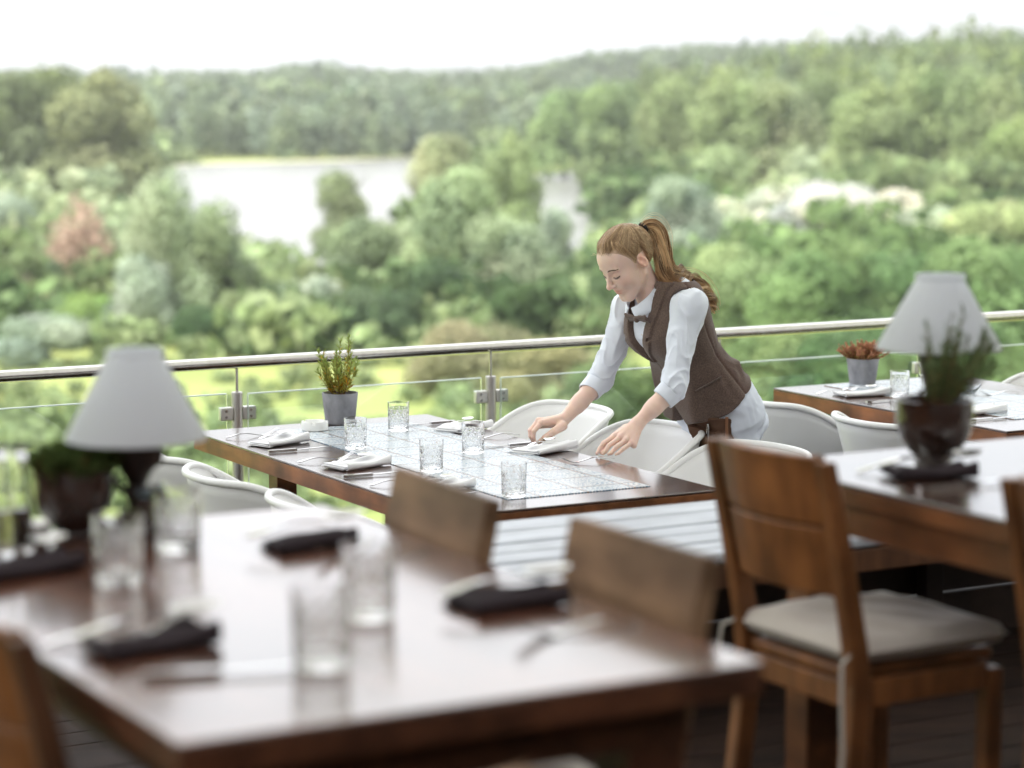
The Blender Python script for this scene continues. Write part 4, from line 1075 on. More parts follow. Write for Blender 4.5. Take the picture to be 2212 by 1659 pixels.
def nmesh(name, parts, material, parent, tint=None, smooth_it=0):
    Vs, Fs, o_ = [], [], 0
    for V, F in parts: Vs.append(V); Fs.append(F + o_); o_ += len(V)
    V = np.concatenate(Vs); F = np.concatenate(Fs)
    for _ in range(smooth_it):                       # light Laplacian smoothing along edges
        E = np.concatenate([F[:, [0, 1]], F[:, [1, 2]], F[:, [2, 3]], F[:, [3, 0]]]); A = np.zeros_like(V); c = np.zeros(len(V))
        np.add.at(A, E[:, 0], V[E[:, 1]]); np.add.at(A, E[:, 1], V[E[:, 0]]); np.add.at(c, E[:, 0], 1); np.add.at(c, E[:, 1], 1)
        V = V * .4 + .6 * A / np.maximum(c, 1)[:, None]
    me = bpy.data.meshes.new(name); me.vertices.add(len(V)); me.vertices.foreach_set('co', V.ravel().astype(np.float32))
    me.loops.add(F.size); me.loops.foreach_set('vertex_index', F.ravel().astype(np.int32)); me.polygons.add(len(F)); me.polygons.foreach_set('loop_start', np.arange(0, F.size, 4, dtype=np.int32))
    if tint is not None:
        ca = me.color_attributes.new('tint', 'FLOAT_COLOR', 'POINT'); ca.data.foreach_set('color', np.c_[tint(V), np.ones(len(V))].ravel().astype(np.float32))
    me.update(); me.validate()
    return mesh_obj(name, me, material, parent, True, angle=0)

person = thing('person', 'young waitress in a brown tweed vest and white shirt leaning over the middle table', 'person', (PX, PY, 0), PRZ)
# ---- joints (person frame)
SH = {1: V3(-.025, .165, 1.232), -1: V3(-.005, -.165, 1.205)}
EL = {1: V3(.060, .206, .966), -1: V3(.088, -.212, .953)}
WR = {1: V3(.178, .18, .858), -1: V3(.2555, -.18, .826)}
PEL = V3(-.238, 0, .876); TX = nrm(V3(.238, 0, .352)); NX = V3(TX[2], 0, -TX[0])      # torso axis and its front
Uk = [-.14, -.05, .02, .12, .20, .28, .36, .42, .47, .52]
Wk = [.150, .168, .165, .142, .126, .138, .152, .160, .118, .060]
Dk = [.105, .114, .112, .098, .092, .108, .122, .102, .072, .045]
Ck = [-.015, -.010, -.008, -.008, -.008, -.012, -.024, -.036, -.042, -.042]
def torso(P):
    q = P - PEL; u = q @ TX; v = q[..., 1]; n = q @ NX - np.interp(u, Uk, Ck); w_ = np.interp(u, Uk, Wk); d_ = np.interp(u, Uk, Dk)
    e = np.sqrt((v / w_) ** 2 + (n / d_) ** 2); d = (e - 1) * np.minimum(w_, d_) * .9
    bust = np.minimum(ell(P, PEL + TX * .335 + NX * .050 + V3(0, .062, 0), (.062, .066, .060)), ell(P, PEL + TX * .335 + NX * .050 - V3(0, .062, 0), (.062, .066, .060)))
    d = sm(d, bust, .05)
    return smx(smx(d, u - .50, .03), -.13 - u, .02)
def wr(P, s, k=1.):
    """cloth folds: slow bent waves"""
    x, y, z = P[..., 0], P[..., 1], P[..., 2]
    a = np.sin(38 * z + 20 * x + 9 * np.sin(17 * y + s) + s); b = np.sin(61 * z - 43 * x + 6 * np.sin(29 * x + 23 * y + 2 * s)); c = np.sin(90 * x + 70 * y + 5 * np.sin(50 * z + s))
    return k * (.5 * a + .35 * b * (.5 + .5 * a) + .18 * c)
def sleeve(P, s):
    a, b, c = SH[s], EL[s], WR[s]; f = b + (c - b) * .18
    up = cap(P, a, b, .052, .037); q = sm(up, cap(P, b, f, .037, .036), .03)
    q = sm(q, ell(P, a + V3(.0, s * .010, -.002), (.054, .048, .053)), .03)
    t = np.clip((P - a) @ (b - a) / ((b - a) @ (b - a)), 0, 1.2)
    ax_ = nrm(b - a); r = P - a; e1 = nrm(np.cross(ax_, V3(0, 1, 0))); e2 = np.cross(ax_, e1); an = np.arctan2(r @ e2, r @ e1); h = r @ ax_
    rg = lambda p, k: (1 - np.abs(np.sin(p))) ** k                   # narrow creases
    wob = .9 * np.sin(2 * an + 11 * h + s) + .5 * np.sin(3 * an - 23 * h)
    lowf = np.clip(t * 1.3 - .1, 0, 1)
    q = q - .0075 * rg(27 * h + 1.0 * an + wob, 2.2) * (.25 + .75 * lowf) * (.5 + .5 * np.sin(an * 1.0 + s + 5 * h)) - .0060 * rg(44 * h - 1.4 * an + 1.6 * wob, 2.0) * lowf - .0085 * rg(16 * h + 2.0 * an + wob + 1, 2.2) * np.clip(1.1 - t, 0, 1) - .0012 * wr(P, s)
    f = b + (c - b) * .10; cut = (P - f) @ nrm(c - b); return smx(q, cut, .006)
def cuff(m, s):
    """turned-back cuff: a flared band with a rolled lower edge"""
    b, c = EL[s], WR[s]; d = nrm(c - b); L_ = np.linalg.norm(c - b) * .36; a0 = b - d * L_ * .12
    e1 = nrm(np.cross(d, V3(0, 1, 0))); e2 = np.cross(d, e1)
    prof = [(-.06, .0405), (.0, .0455), (.02, .0480), (.05, .0478), (.5, .0455), (.93, .0432), (.99, .0418), (1.0, .0395), (.96, .0375), (.6, .0370)]
    def g(u, v):
        x = v * (len(prof) - 1); i = min(int(x), len(prof) - 2); f = x - i; h = prof[i][0] * (1 - f) + prof[i + 1][0] * f; r = prof[i][1] * (1 - f) + prof[i + 1][1] * f
        an = 2 * math.pi * u; r *= .93; r *= 1 + .035 * math.sin(2 * an + s) + .020 * math.sin(3 * an + 2.3 * h + s) + .012 * math.sin(7 * an + 5 * h); h += .03 * math.sin(2 * an + 1) + .05 * math.cos(an + s)
        return a0 + d * h * L_ + (e1 * math.cos(an) + e2 * math.sin(an)) * r
    m.grid(g, 48, 27)
# ---- head frame
HO = V3(.116, 0, 1.374); hp = R(33); HF = V3(math.cos(hp), 0, -math.sin(hp)); HU = V3(math.sin(hp), 0, math.cos(hp)); HL = V3(0, 1, 0)
yw = R(4); HF, HL = HF * math.cos(yw) + HL * math.sin(yw), HL * math.cos(yw) - HF * math.sin(yw)
HM = np.stack([HF, HL, HU], 1)                       # local -> person
def Hh(x, y, z): return HO + HF * x + HL * y + HU * z
def head_local(q):
    x, y, z = q[..., 0], q[..., 1], q[..., 2]; ay = np.abs(y); Q = np.stack([x, ay, z], -1)
    d = ell(q, (-.012, 0, .032), (.094, .0735, .083))
    d = sm(d, ell(q, (.030, 0, -.022), (.058, .055, .083)), .02)
    d = sm(d, ell(q, (.040, 0, .045), (.046, .056, .048)), .025)                          # forehead
    d = sm(d, cap(Q, (.066, .010, -.096), (.062, .0, -.097), .0155, .017), .02)            # chin
    d = sm(d, cap(Q, (.056, .020, -.093), (-.006, .047, -.048), .013, .016), .022)         # jaw line
    d = sm(d, ell(Q, (.048, .033, -.024), (.029, .023, .026)), .03)                        # cheeks
    d = sm(d, ell(q, (.075, 0, -.060), (.0140, .022, .018)), .014)                         # muzzle
    d = smx(d, -ell(Q, (.094, .032, .006), (.020, .0215, .0115)), .012)                    # eye sockets
    d = sm(d, cap(Q, (.0795, .014, .0225), (.072, .043, .024), .0075, .006), .012)         # brow ridge
    d = sm(d, ell(Q, (.0680, .0315, .004), (.0135, .0160, .0125)), .004)                   # closed lids over the eyes
    lid = np.abs(np.hypot(0 * x, (z + .0035) + (ay - .031) ** 2 * 9) ) 
    nose = cap(q, (.0835, 0, .012), (.1045, 0, -.0275), .0065, .0088)
    nose = sm(nose, ell(q, (.1050, 0, -.0290), (.0098, .0092, .0085)), .006)
    nose = sm(nose, ell(Q, (.0945, .0095, -.0325), (.0105, .0062, .0068)), .006)
    d = sm(d, nose, .008)
    d = smx(d, -ell(Q, (.0975, .0062, -.0400), (.0045, .0030, .0035)), .002)               # nostrils
    up = cap(Q, (.0868, 0, -.0560), (.0780, .0240, -.0585), .0036, .0016); lo_ = cap(Q, (.0852, 0, -.0650), (.0775, .0205, -.0615), .0044, .0018)
    d = sm(sm(d, up, .004), lo_, .004)
    d = smx(d, -cap(Q, (.0912, 0, -.0604), (.0800, .0265, -.0580), .0010, .0007), .0014)   # mouth line
    d = smx(d, -ell(q, (.0935, 0, -.0775), (.0070, .016, .0055)), .008)
    c_, s_ = math.cos(.35), math.sin(.35)
    EM = np.array([[c_, 0, s_], [0, 1, 0], [-s_, 0, c_]])
    ear = ell(Q, (-.014, .0725, -.002), (.0175, .0075, .0300), EM)
    ear = smx(ear, -ell(Q, (-.0105, .0795, .000), (.0105, .0062, .0195), EM), .003)
    ear = sm(ear, ell(Q, (-.004, .0745, -.006), (.0045, .005, .007)), .004)
    d = sm(d, ear, .006)
    return d
def body_head(P):
    d = head_local((P - HO) @ HM)
    neck = cap(P, V3(.010, 0, 1.232), HO + HF * -.026 + HU * -.045, .050, .044)
    return sm(d, neck, .022)
def skin_tint(V):
    q = (V - HO) @ HM; x, ay, z = q[:, 0], np.abs(q[:, 1]), q[:, 2]; t = np.ones((len(V), 3))
    def blend(mask, c): nonlocal t; t = t * (1 - mask[:, None]) + np.asarray(c) * mask[:, None] * t
    g = lambda cx, cy, cz, rx, ry, rz: np.exp(-(((x - cx) / rx) ** 2 + ((ay - cy) / ry) ** 2 + ((z - cz) / rz) ** 2))
    blend(np.clip(1.5 * g(.088, 0, -.0560 , .014, .020, .0044) + 1.5 * g(.086, 0, -.0655, .014, .017, .0048), 0, 1) * (x > .066), (.84, .56, .54))
    blend(.30 * g(.060, .040, -.025, .03, .022, .022), (.95, .66, .60))
    blend(.35 * g(.106, 0, -.030, .012, .012, .012), (.97, .72, .66))
    blend(.55 * g(-.012, .078, 0, .02, .012, .035), (1.0, .62, .52))
    blend(.35 * g(.078, .031, .010, .014, .016, .009), (.80, .62, .60))
    return t
# ---- hands
def hand_pts(s):
    if s == 1:
        mcp = [V3(.250, .152, .814), V3(.243, .173, .812), V3(.232, .192, .805), V3(.220, .207, .797)]
        pip = [V3(.293, .146, .792), V3(.285, .168, .786), V3(.272, .187, .780), V3(.254, .205, .777)]
        dip = [V3(.311, .149, .774), V3(.301, .168, .767), V3(.288, .186, .764), V3(.269, .203, .765)]
        tip = [V3(.324, .154, .7605), V3(.309, .168, .7600), V3(.297, .183, .7600), V3(.279, .199, .7600)]
        th = [V3(.205, .146, .834), V3(.243, .128, .806), V3(.280, .138, .778), V3(.306, .156, .762)]
    else:
        mcp = [V3(.356, -.160, .826), V3(.353, -.181, .830), V3(.344, -.200, .826), V3(.332, -.216, .818)]
        pip = [V3(.385, -.158, .800), V3(.384, -.180, .800), V3(.376, -.199, .797), V3(.363, -.214, .793)]
        dip = [V3(.387, -.157, .778), V3(.385, -.177, .779), V3(.377, -.195, .777), V3(.366, -.210, .775)]
        tip = [V3(.381, -.156, .7605), V3(.377, -.175, .7605), V3(.369, -.192, .7605), V3(.358, -.206, .7615)]
        th = [V3(.278, -.146, .812), V3(.320, -.134, .797), V3(.350, -.142, .778), V3(.368, -.153, .762)]
    return mcp, pip, dip, tip, th
def hand(P, s):
    w_ = WR[s]; mcp, pip, dip, tip, th = hand_pts(s); e = EL[s]
    d = cap(P, e + (w_ - e) * .1, e + (w_ - e) * .62, .0345, .0275); d = sm(d, cap(P, e + (w_ - e) * .55, w_, .0285, .0205), .012)
    pl = None
    for m in mcp:
        c = cap(P, w_ + (m - w_) * .12, m, .0172, .0108); pl = c if pl is None else sm(pl, c, .010)
    pl = sm(pl, cap(P, w_ + (mcp[3] - w_) * .2 + V3(0, 0, -.008), mcp[3] + V3(-.006, 0, -.010), .014, .011), .010)
    d = sm(d, pl, .014)
    d = sm(d, cap(P, th[0], th[1], .0165, .0130), .014); tq = sm(cap(P, th[1], th[2], .0125, .0100), cap(P, th[2], th[3], .0098, .0072), .003); d = sm(d, tq, .004)
    for i in range(4):
        k = (1.0, 1.03, .98, .86)[i]
        f = sm(cap(P, mcp[i], pip[i], .0098 * k, .0080 * k), cap(P, pip[i], dip[i], .0079 * k, .0069 * k), .0025)
        f = sm(f, cap(P, dip[i], tip[i], .0069 * k, .0052 * k), .0025); f = sm(f, ell(P, mcp[i] + V3(0, 0, .002), (.0108 * k,) * 3), .004)
        d = sm(d, f, .0022)
    return smx(d, .7535 - P[..., 2], .002)
SKIN = mat('skin', (.80, .575, .475), .48, spec=.35, sss=.25, attr='tint', noise=(70, (.84, .61, .52), .35, 4), bump=(700, .08))
def torso_skin(P):
    d = torso(P) + .014
    for s in (1, -1): d = sm(d, cap(P, SH[s], EL[s], .044, .036), .03)
    for s in (1, -1): d = sm(d, sm(cap(P, V3(-.260, s * .088, .85), V3(-.270, s * .089, .48), .078, .052), cap(P, V3(-.270, s * .089, .48), V3(-.325, s * .085, .09), .050, .036), .03), .03)
    return d
parts = [nets(body_head, Hh(-.0, 0, 0) + V3(-.16, -.11, -.17), Hh(0, 0, 0) + V3(.15, .11, .13), .0021)]
for s in (1, -1):
    mcp, pip, dip, tip, th = hand_pts(s); A = np.array(mcp + tip + th + [EL[s]]); parts.append(nets(lambda P, s=s: hand(P, s), A.min(0) - .045, A.max(0) + .04, .0022))
parts.append(nets(torso_skin, (-.42, -.27, .05), (.16, .27, 1.30), .012))
body = nmesh('body', parts, SKIN, person, skin_tint)

# ---- shirt, vest, trousers, apron
SHIRT = mat('white_shirt', (.76, .80, .89), .75, spec=.25, bump=(900, .06), sheen=.15)
VEST = mat('brown_tweed', (.165, .115, .094), .9, spec=.15, noise=(230, (.088, .060, .050), .20, 6), bump=(420, .5), attr='tint', sheen=.25)
TROUS = mat('white_trousers', (.74, .79, .90), .8, spec=.2, bump=(900, .06))
APR = mat('brown_apron', (.115, .062, .040), .8, spec=.2, noise=(30, (.085, .045, .03), .3, 5), bump=(600, .2))
def vhalf(u): return np.clip((u - .255) / .205, 0, 2) * .066
def shirt(P):
    d = torso(P) - .002 - .0016 * wr(P, .4)
    for s in (1, -1): d = sm(d, sleeve(P, s), .012)
    u = (P - PEL) @ TX; return smx(smx(d, -.02 - u, .01), u - np.where((P - PEL) @ NX > -.02, .495, .462), .006)
nmesh('shirt', [nets(shirt, (-.36, -.29, .86), (.17, .29, 1.33), .0034)], SHIRT, person, None, 1)
for s in (1, -1):
    m = MB(); cuff(m, s); m.build('cuff', SHIRT, person, angle=0)
def vest(P):
    q = P - PEL; u = q @ TX; v = q[..., 1]; n = q @ NX - np.interp(u, Uk, Ck)
    d = torso(P) - .012 - .014 * np.clip((.14 - u) / .2, 0, 1) - .0024 * wr(P, 2.1) * np.clip((.30 - u) * 6, .15, 1)
    # the fronts hang free of the belly as she leans over
    x, y, z = P[..., 0], P[..., 1], P[..., 2]
    xs = -.096 + (z - .82) * .26 + .004 * np.sin(30 * z + 12 * y); wy = .118 + .10 * np.clip(z - .86, 0, .1)
    wedge = smx(smx((x - xs) * .88, np.abs(y) - wy, .035), np.maximum(-.27 - x, z - 1.03), .03)
    d = sm(d, wedge, .025)
    ax = np.abs(y); point = np.interp(ax, [0, .012, .045, .16], [.020, .000, -.048, -.022]); fw = sstep(-.25, -.13, x)
    hem = (.972 - .60 * (x + .33)) * (1 - fw) + (.862 + point) * fw
    d = smx(d, hem - z, .003)
    # lapels lie on the chest
    hv = vhalf(u); lap = (np.abs(v) > hv) & (np.abs(v) < hv + .040 * np.clip((u - .25) / .10, .2, 1) - .016 * (np.abs(u - .375) < .006)) & (n > 0) & (u > .262)
    d = d - .0085 * lap
    # neckline and armholes
    vn = np.where(q @ NX > .0, np.abs(v) - hv, 1.0); vn = np.where(u < .255, 1.0, vn); d = smx(d, -vn, .003)
    d = smx(d, -cap(P, V3(.030, 0, 1.272), V3(.10, 0, 1.32), .050, .074), .004)
    for s in (1, -1):
        a = SH[s]; dr = nrm(EL[s] - a); d = smx(d, -cap(P, a + V3(.008, s * .012, .006), a + dr * .13 + V3(.02, s * .045, 0), .066, .060), .004)
    # seams: side seam and front opening
    d = d + .0022 * np.exp(-((n + .026) / .0035) ** 2) * (u > -.02)
    d = d + .0025 * np.exp(-(v / .003) ** 2) * (n > 0) * (u < .25)
    return d
def vest_tint(V):
    q = V - PEL; u = q @ TX; n = q @ NX - np.interp(u, Uk, Ck); m = (n < -.026)[:, None]
    return np.where(m, np.array([[.88, .80, .80]]), 1.0)
vo = nmesh('vest', [nets(vest, (-.46, -.21, .80), (.12, .21, 1.31), .0032)], VEST, person, vest_tint, 1)
def trousers(P):
    d = torso(P) - .010; u = (P - PEL) @ TX; d = smx(d, u - .10, .01)
    d = sm(d, ell(P, (-.256, 0, .872), (.102, .168, .125)), .04)
    for s in (1, -1):
        h, k, a = V3(-.262, s * .088, .84), V3(-.272, s * .090, .46), V3(-.325, s * .085, .09)
        l = sm(cap(P, h, k, .096, .068), cap(P, k, a, .066, .056), .03); d = sm(d, l, .018)
    f = wr(P, 3.3) * np.clip(1 - np.abs(P[..., 2] - .80) * 2.2, .25, 1); crease = np.sin(70 * P[..., 2] + 38 * np.abs(P[..., 1]) + 22 * P[..., 0]) * np.exp(-((P[..., 2] - .78) / .13) ** 2)
    return smx(d - .0032 * f - .0030 * crease, .075 - P[..., 2], .006)
nmesh('trousers', [nets(trousers, (-.44, -.23, .05), (-.08, .23, 1.02), .0055)], TROUS, person)
def apron(P):
    y, z = P[..., 1], P[..., 2]; x = P[..., 0]
    d = trousers(P) - .015 - .003 * np.sin(60 * y + 9 * z); inner = trousers(P) - .004
    d = smx(d, -inner, .002)
    e = np.maximum(np.maximum(y - .172, .012 - y), np.maximum(z - .845, .50 - z)); d = smx(d, e, .004)
    d = smx(d, -(x + .226), .006)
    pk = smx(smx(trousers(P) - .025 - .004 * np.sin(55 * y), np.maximum(np.maximum(np.abs(y - .090) - .062, z - .800 - .008 * np.sin(40 * y)), .66 - z), .006), -(x + .214), .006)
    return np.minimum(d, smx(pk, -inner, .002))
nmesh('half_apron', [nets(apron, (-.30, -.10, .48), (-.08, .20, .93), .0042)], APR, person)
tr = MB(); tr.tube([V3(-.180, .170, .85), V3(-.178, .172, .82), V3(-.178, .176, .76), V3(-.185, .177, .66), V3(-.19, .176, .52)], .009, 8, flat=.35); tr.build('apron_strap', mat('strap_leather', (.20, .085, .04), .6), person)
# pocket welt on the vest
def surf(fn, P, d, tmax=.12):
    P = np.array(P, float)
    for _ in range(60):
        v = float(fn(P[None])[0])
        if v < .0004: break
        P = P + d * max(v * .6, .0004)
    return P
cam_p = (np.array([0, 0, CZ]) - np.array([PX, PY, 0])); ca, sa = math.cos(-PRZ), math.sin(-PRZ)
cam_p = V3(cam_p[0] * ca - cam_p[1] * sa, cam_p[0] * sa + cam_p[1] * ca, cam_p[2])
def frm(px, py, off):                    # point of the plane y = off seen at that place
    x = (px - 1106) / FPX; y = -(py - 829.5) / FPX; c, s = math.cos(PITCH), math.sin(PITCH)
    d = np.array([x, c + y * s, -s + y * c]); d = V3(d[0] * ca - d[1] * sa, d[0] * sa + d[1] * ca, d[2])
    t = (off - cam_p[1]) / d[1]; return cam_p + d * t, nrm(d)
m = MB(); pts = []
for t in np.linspace(0, 1, 8):
    p, d = frm(1502 + 56 * t, 845 - 31 * t, .30); pts.append(surf(vest, p, d) - d * .0005)
m.tube(pts, .0062, 8, flat=.45); m.build('pocket', VEST, person)
ca_ = bpy.data.objects['pocket'].data.color_attributes.new('tint', 'FLOAT_COLOR', 'POINT'); ca_.data.foreach_set('color', np.full(4 * len(bpy.data.objects['pocket'].data.vertices), .92).astype(np.float32))
# collar
m = MB(); e1 = V3(.795, 0, -.606); Nn = V3(.606, 0, .795); cc = V3(.052, 0, 1.248); e2 = V3(0, 1, 0)
def collar(a, b):
    th = R(-172 + 344 * a); th = th + math.pi          # starts and ends at the throat
    f = abs(2 * a - 1) ** 3                              # 1 at the throat
    rt = .051; q = cc + Nn * (.020 - .012 * f)
    top = q + e1 * math.cos(th) * (rt + .006) + e2 * math.sin(th) * rt
    bot = cc + Nn * (-.020 - .010 * f) + e1 * math.cos(th) * (rt + .014 + .004 * f) + e2 * math.sin(th) * (rt + .014 + .014 * f) + e2 * math.copysign(.024, math.sin(th)) * f
    bow = math.sin(math.pi * min(1, b)) * .006
    return top + (bot - top) * b + (e1 * math.cos(th) + e2 * math.sin(th)) * bow
m.grid(collar, 48, 8); m.build('collar', SHIRT, person, solid=.0028, angle=0)
# bow tie
BC = V3(.090, .028, 1.186)
def bow(P):
    q = P - BC; ax_ = nrm(V3(-.10, 1, .02)); y = q @ ax_; fr = nrm(V3(.8, .08, -.6)); n = q @ fr; z = q @ np.cross(fr, ax_); ay = np.abs(y)
    hh = .009 + .012 * np.clip(ay / .055, 0, 1) + .002 * np.sin(90 * ay); d = np.maximum(np.maximum(np.abs(z) - hh, ay - .058), np.abs(n - .003 * np.sin(150 * z)) - (.0050 + .002 * np.cos(220 * z)))
    return sm(d * .8, ell(P, BC + fr * .004, (.010, .0095, .0125)), .004)
bo = nmesh('bow_tie', [nets(bow, BC - .07, BC + .07, .0022)], VEST, person, lambda V: np.full((len(V), 3), 1.0), 1)
m = MB()
for k in range(4):
    p = PEL + TX * (.415 - .045 * k); pp_ = surf(shirt, p + NX * .2, -NX); m.tube([pp_, pp_ + NX * .002], .0045, 10)
m.build('shirt_button', PORC, person)
# ---- shoes (under the tables)
m = MB()
for s in (1, -1): m.grid(lambda a, b, s=s: (-.39 + .25 * a, s * .088 + .045 * math.cos(2 * math.pi * b) * (math.sin(math.pi * (.08 + .88 * a)) ** .5), .034 + (.034 + .03 * (1 - a)) * math.sin(2 * math.pi * b) * (math.sin(math.pi * (.08 + .88 * a)) ** .5) * (1 if math.sin(2 * math.pi * b) > 0 else .95)), 16, 16)
m.build('shoes', mat('black_leather', (.02, .02, .02), .4), person)

# ---- hair
HAIRC = [(.45, .29, .16), (.29, .175, .09), (.68, .49, .29), (.17, .095, .045)]
HAIR = mat('blond_hair', (1, 1, 1), .38, spec=.5, attr='tint')
T0 = Hh(-.060, 0, .103)                                # where the hair is tied
rng = np.random.default_rng(21)
def skull(q):
    d = ell(q, (-.012, 0, .032), (.094, .0735, .083)); d = sm(d, ell(q, (.030, 0, -.022), (.058, .058, .083)), .02)
    return sm(d, ell(q, (.040, 0, .045), (.046, .056, .048)), .025)
def capf(q):                                           # hair lies close at the hairline and gains thickness behind it
    hl = hairline(q); return skull(q) - .0005 - .0112 * sstep(-.004, .055, hl)
def hairline(q):
    """> 0 where hair grows"""
    x, ay, z = q[..., 0], np.abs(q[..., 1]), q[..., 2]
    front = z - np.interp(x, [-.060, -.042, -.034, -.004, .004, .014, .026, .045, .07, .09], [-.066, -.054, .026, .022, -.002, .006, .036, .066, .084, .080])
    return front + .0
def hair_cap(P):
    q = (P - HO) @ HM; d = capf(q); d = smx(d, -hairline(q) * .7 + .0008 * np.sin(310 * q[..., 1]) , .002)
    r = q - np.array([-.060, 0, .103]); an = np.arctan2(r[..., 1], r[..., 0] + .02 * 0 - r[..., 2] * .4)
    k = sstep(0, .035, hairline(q)); return d - k * (.0011 * np.sin(an * 70 + 3 * np.sin(an * 9)) + .0008 * np.sin(an * 133 + 1))
def _soft(q, c):                                       # thin first hairs let the skin show
    k = sstep(.0, .022, hairline(q) + .005 * np.sin(420 * q[:, 1] + 300 * q[:, 0]))[:, None]; return np.array([[.60, .42, .31]]) * (1 - k) + c * k
def cap_tint(V):
    q = (V - HO) @ HM; r = q - np.array([-.060, 0, .103]); an = np.arctan2(r[:, 1], r[:, 0] - r[:, 2] * .4)
    f = np.clip(.5 + .25 * np.sin(an * 17 + 2.1 * np.sin(an * 7)) + .25 * np.sin(an * 37 + 1.7 * np.sin(an * 11) + 1), 0, 1); g = .5 + .5 * np.sin(an * 97 + 2 * np.sin(an * 23))
    return _soft(q, (np.array(HAIRC[1])[None] * (1 - f[:, None]) + np.array(HAIRC[0])[None] * f[:, None]) * (.72 + .42 * g[:, None]))
hair = nmesh('hair', [nets(hair_cap, HO + V3(-.15, -.11, -.12), HO + V3(.19, .11, .15), .0022)], HAIR, person, cap_tint)
class Strands:
    def __init__(s): s.V = []; s.F = []; s.C = []; s.n = 0
    def add(s, pts, r, col, n=4):
        P = np.asarray(pts, float); m_ = len(P); T = np.gradient(P, axis=0); T /= np.linalg.norm(T, axis=1)[:, None] + 1e-12
        N = np.cross(T, V3(.31, .8, .5)); N /= np.linalg.norm(N, axis=1)[:, None] + 1e-12; B = np.cross(T, N); rr = np.asarray(r) if not np.isscalar(r) else np.full(m_, r)
        for k in range(n):
            a = 2 * math.pi * k / n; s.V.append(P + rr[:, None] * (math.cos(a) * N + math.sin(a) * B))
        b = s.n
        for i in range(m_ - 1):
            for k in range(n): k2 = (k + 1) % n; s.F.append((b + k * m_ + i, b + k2 * m_ + i, b + k2 * m_ + i + 1, b + k * m_ + i + 1))
        s.C.append(np.tile(np.asarray(col), (m_ * n, 1))); s.n += m_ * n
    def build(s, name, parent):
        me = bpy.data.meshes.new(name); me.from_pydata(np.concatenate(s.V).tolist(), [], s.F)
        ca = me.color_attributes.new('tint', 'FLOAT_COLOR', 'POINT'); ca.data.foreach_set('color', np.c_[np.concatenate(s.C), np.ones(s.n)].ravel().astype(np.float32)); me.update()
        return mesh_obj(name, me, HAIR, parent, True, angle=0)
def streak(an):
    f = .5 + .25 * np.sin(an * 17 + 2.1 * np.sin(an * 7)) + .25 * np.sin(an * 37 + 1.7 * np.sin(an * 11) + 1); return f
def hmix(f):
    f = float(np.clip(f, 0, 1)); return np.array(HAIRC[1]) * (1 - f) ** 1.3 + np.array(HAIRC[2]) * f ** 1.3
def hcol(): 
    c = np.array(HAIRC[rng.choice(4, p=[.4, .27, .23, .1])]); return c * rng.uniform(.8, 1.15)
def proj(q, off):                                      # put a head-space point on the cap surface
    for _ in range(4):
        d = capf(q[None])[0]; e = 1e-4; g = np.array([capf((q + np.eye(3)[k] * e)[None])[0] - d for k in range(3)]) / e; q = q - g * (d - off) / (g @ g + 1e-9)
    return q
st = Strands(); TL = np.array([-.060, 0, .103])
for i in range(620):                                   # combed back from the hairline to the tie
    t = rng.uniform(0, 1); side = 1 if rng.random() < .72 else -1
    x = np.interp(t, [0, .35, .6, .85, 1], [.085, .045, .0, -.045, -.085]); z = np.interp(x, [-.085, -.060, -.042, -.034, -.004, .004, .014, .026, .045, .07, .09], [-.060, -.064, -.052, .027, .023, -.001, .007, .036, .065, .083, .079]) - .001
    y = side * .09 * math.sqrt(max(0.0, 1 - (x / .105) ** 2)) if x < .06 else side * rng.uniform(0, .055)
    q0 = np.array([x, y, z + rng.uniform(0, 1) ** 1.6 * .04]); pts = []
    for f in np.linspace(0, 1, 10):
        q = q0 * (1 - f) + TL * f + np.array([0, side * .02 * math.sin(math.pi * f), .01 * math.sin(math.pi * f)]); q = proj(q, .0002 + .0014 * rng.random() * math.sin(math.pi * f)); pts.append(HO + HM @ q)
    rr0 = q0 - TL; an_ = math.atan2(rr0[1], rr0[0] - rr0[2] * .4)
    st.add(pts, np.linspace(.0002, .0007, 10), hmix(streak(an_) + rng.normal() * .16) * rng.uniform(.85, 1.1), 3)
for i in range(16):                                    # loose fine hairs at brow, temple and nape
    k = 1 + i % 2
    if k == 0: q0 = np.array([.06 + rng.uniform(-.02, .02), rng.uniform(.01, .06), .062 + rng.uniform(-.012, .01)]); dq = np.array([-.05 + rng.uniform(-.03, .02), .03, -.05 + rng.uniform(-.03, .02)])
    elif k == 1: q0 = np.array([.0 + rng.uniform(-.01, .02), .074, .02]); dq = np.array([.02 + rng.uniform(-.015, .02), .002, -.085 + rng.uniform(-.04, .02)])
    else: q0 = np.array([.075, rng.uniform(-.03, .05), .085]); dq = np.array([.018, rng.uniform(-.01, .02), .012])
    pts = []
    for f in np.linspace(0, 1, 8):
        q = q0 + dq * f + np.array([.008 * math.sin(4 * f + i), 0, .006 * math.sin(3 * f + i)])
        d = head_local(q[None])[0]
        if d < .003: q = q + np.array([.3, .95 * np.sign(q[1] + 1e-6), .1]) * (.0035 - d)
        pts.append(HO + HM @ q)
    st.add(pts, np.linspace(.0004, .00025, 8), np.array(HAIRC[2]) * 1.15, 3)
st.build('combed_strands', hair)
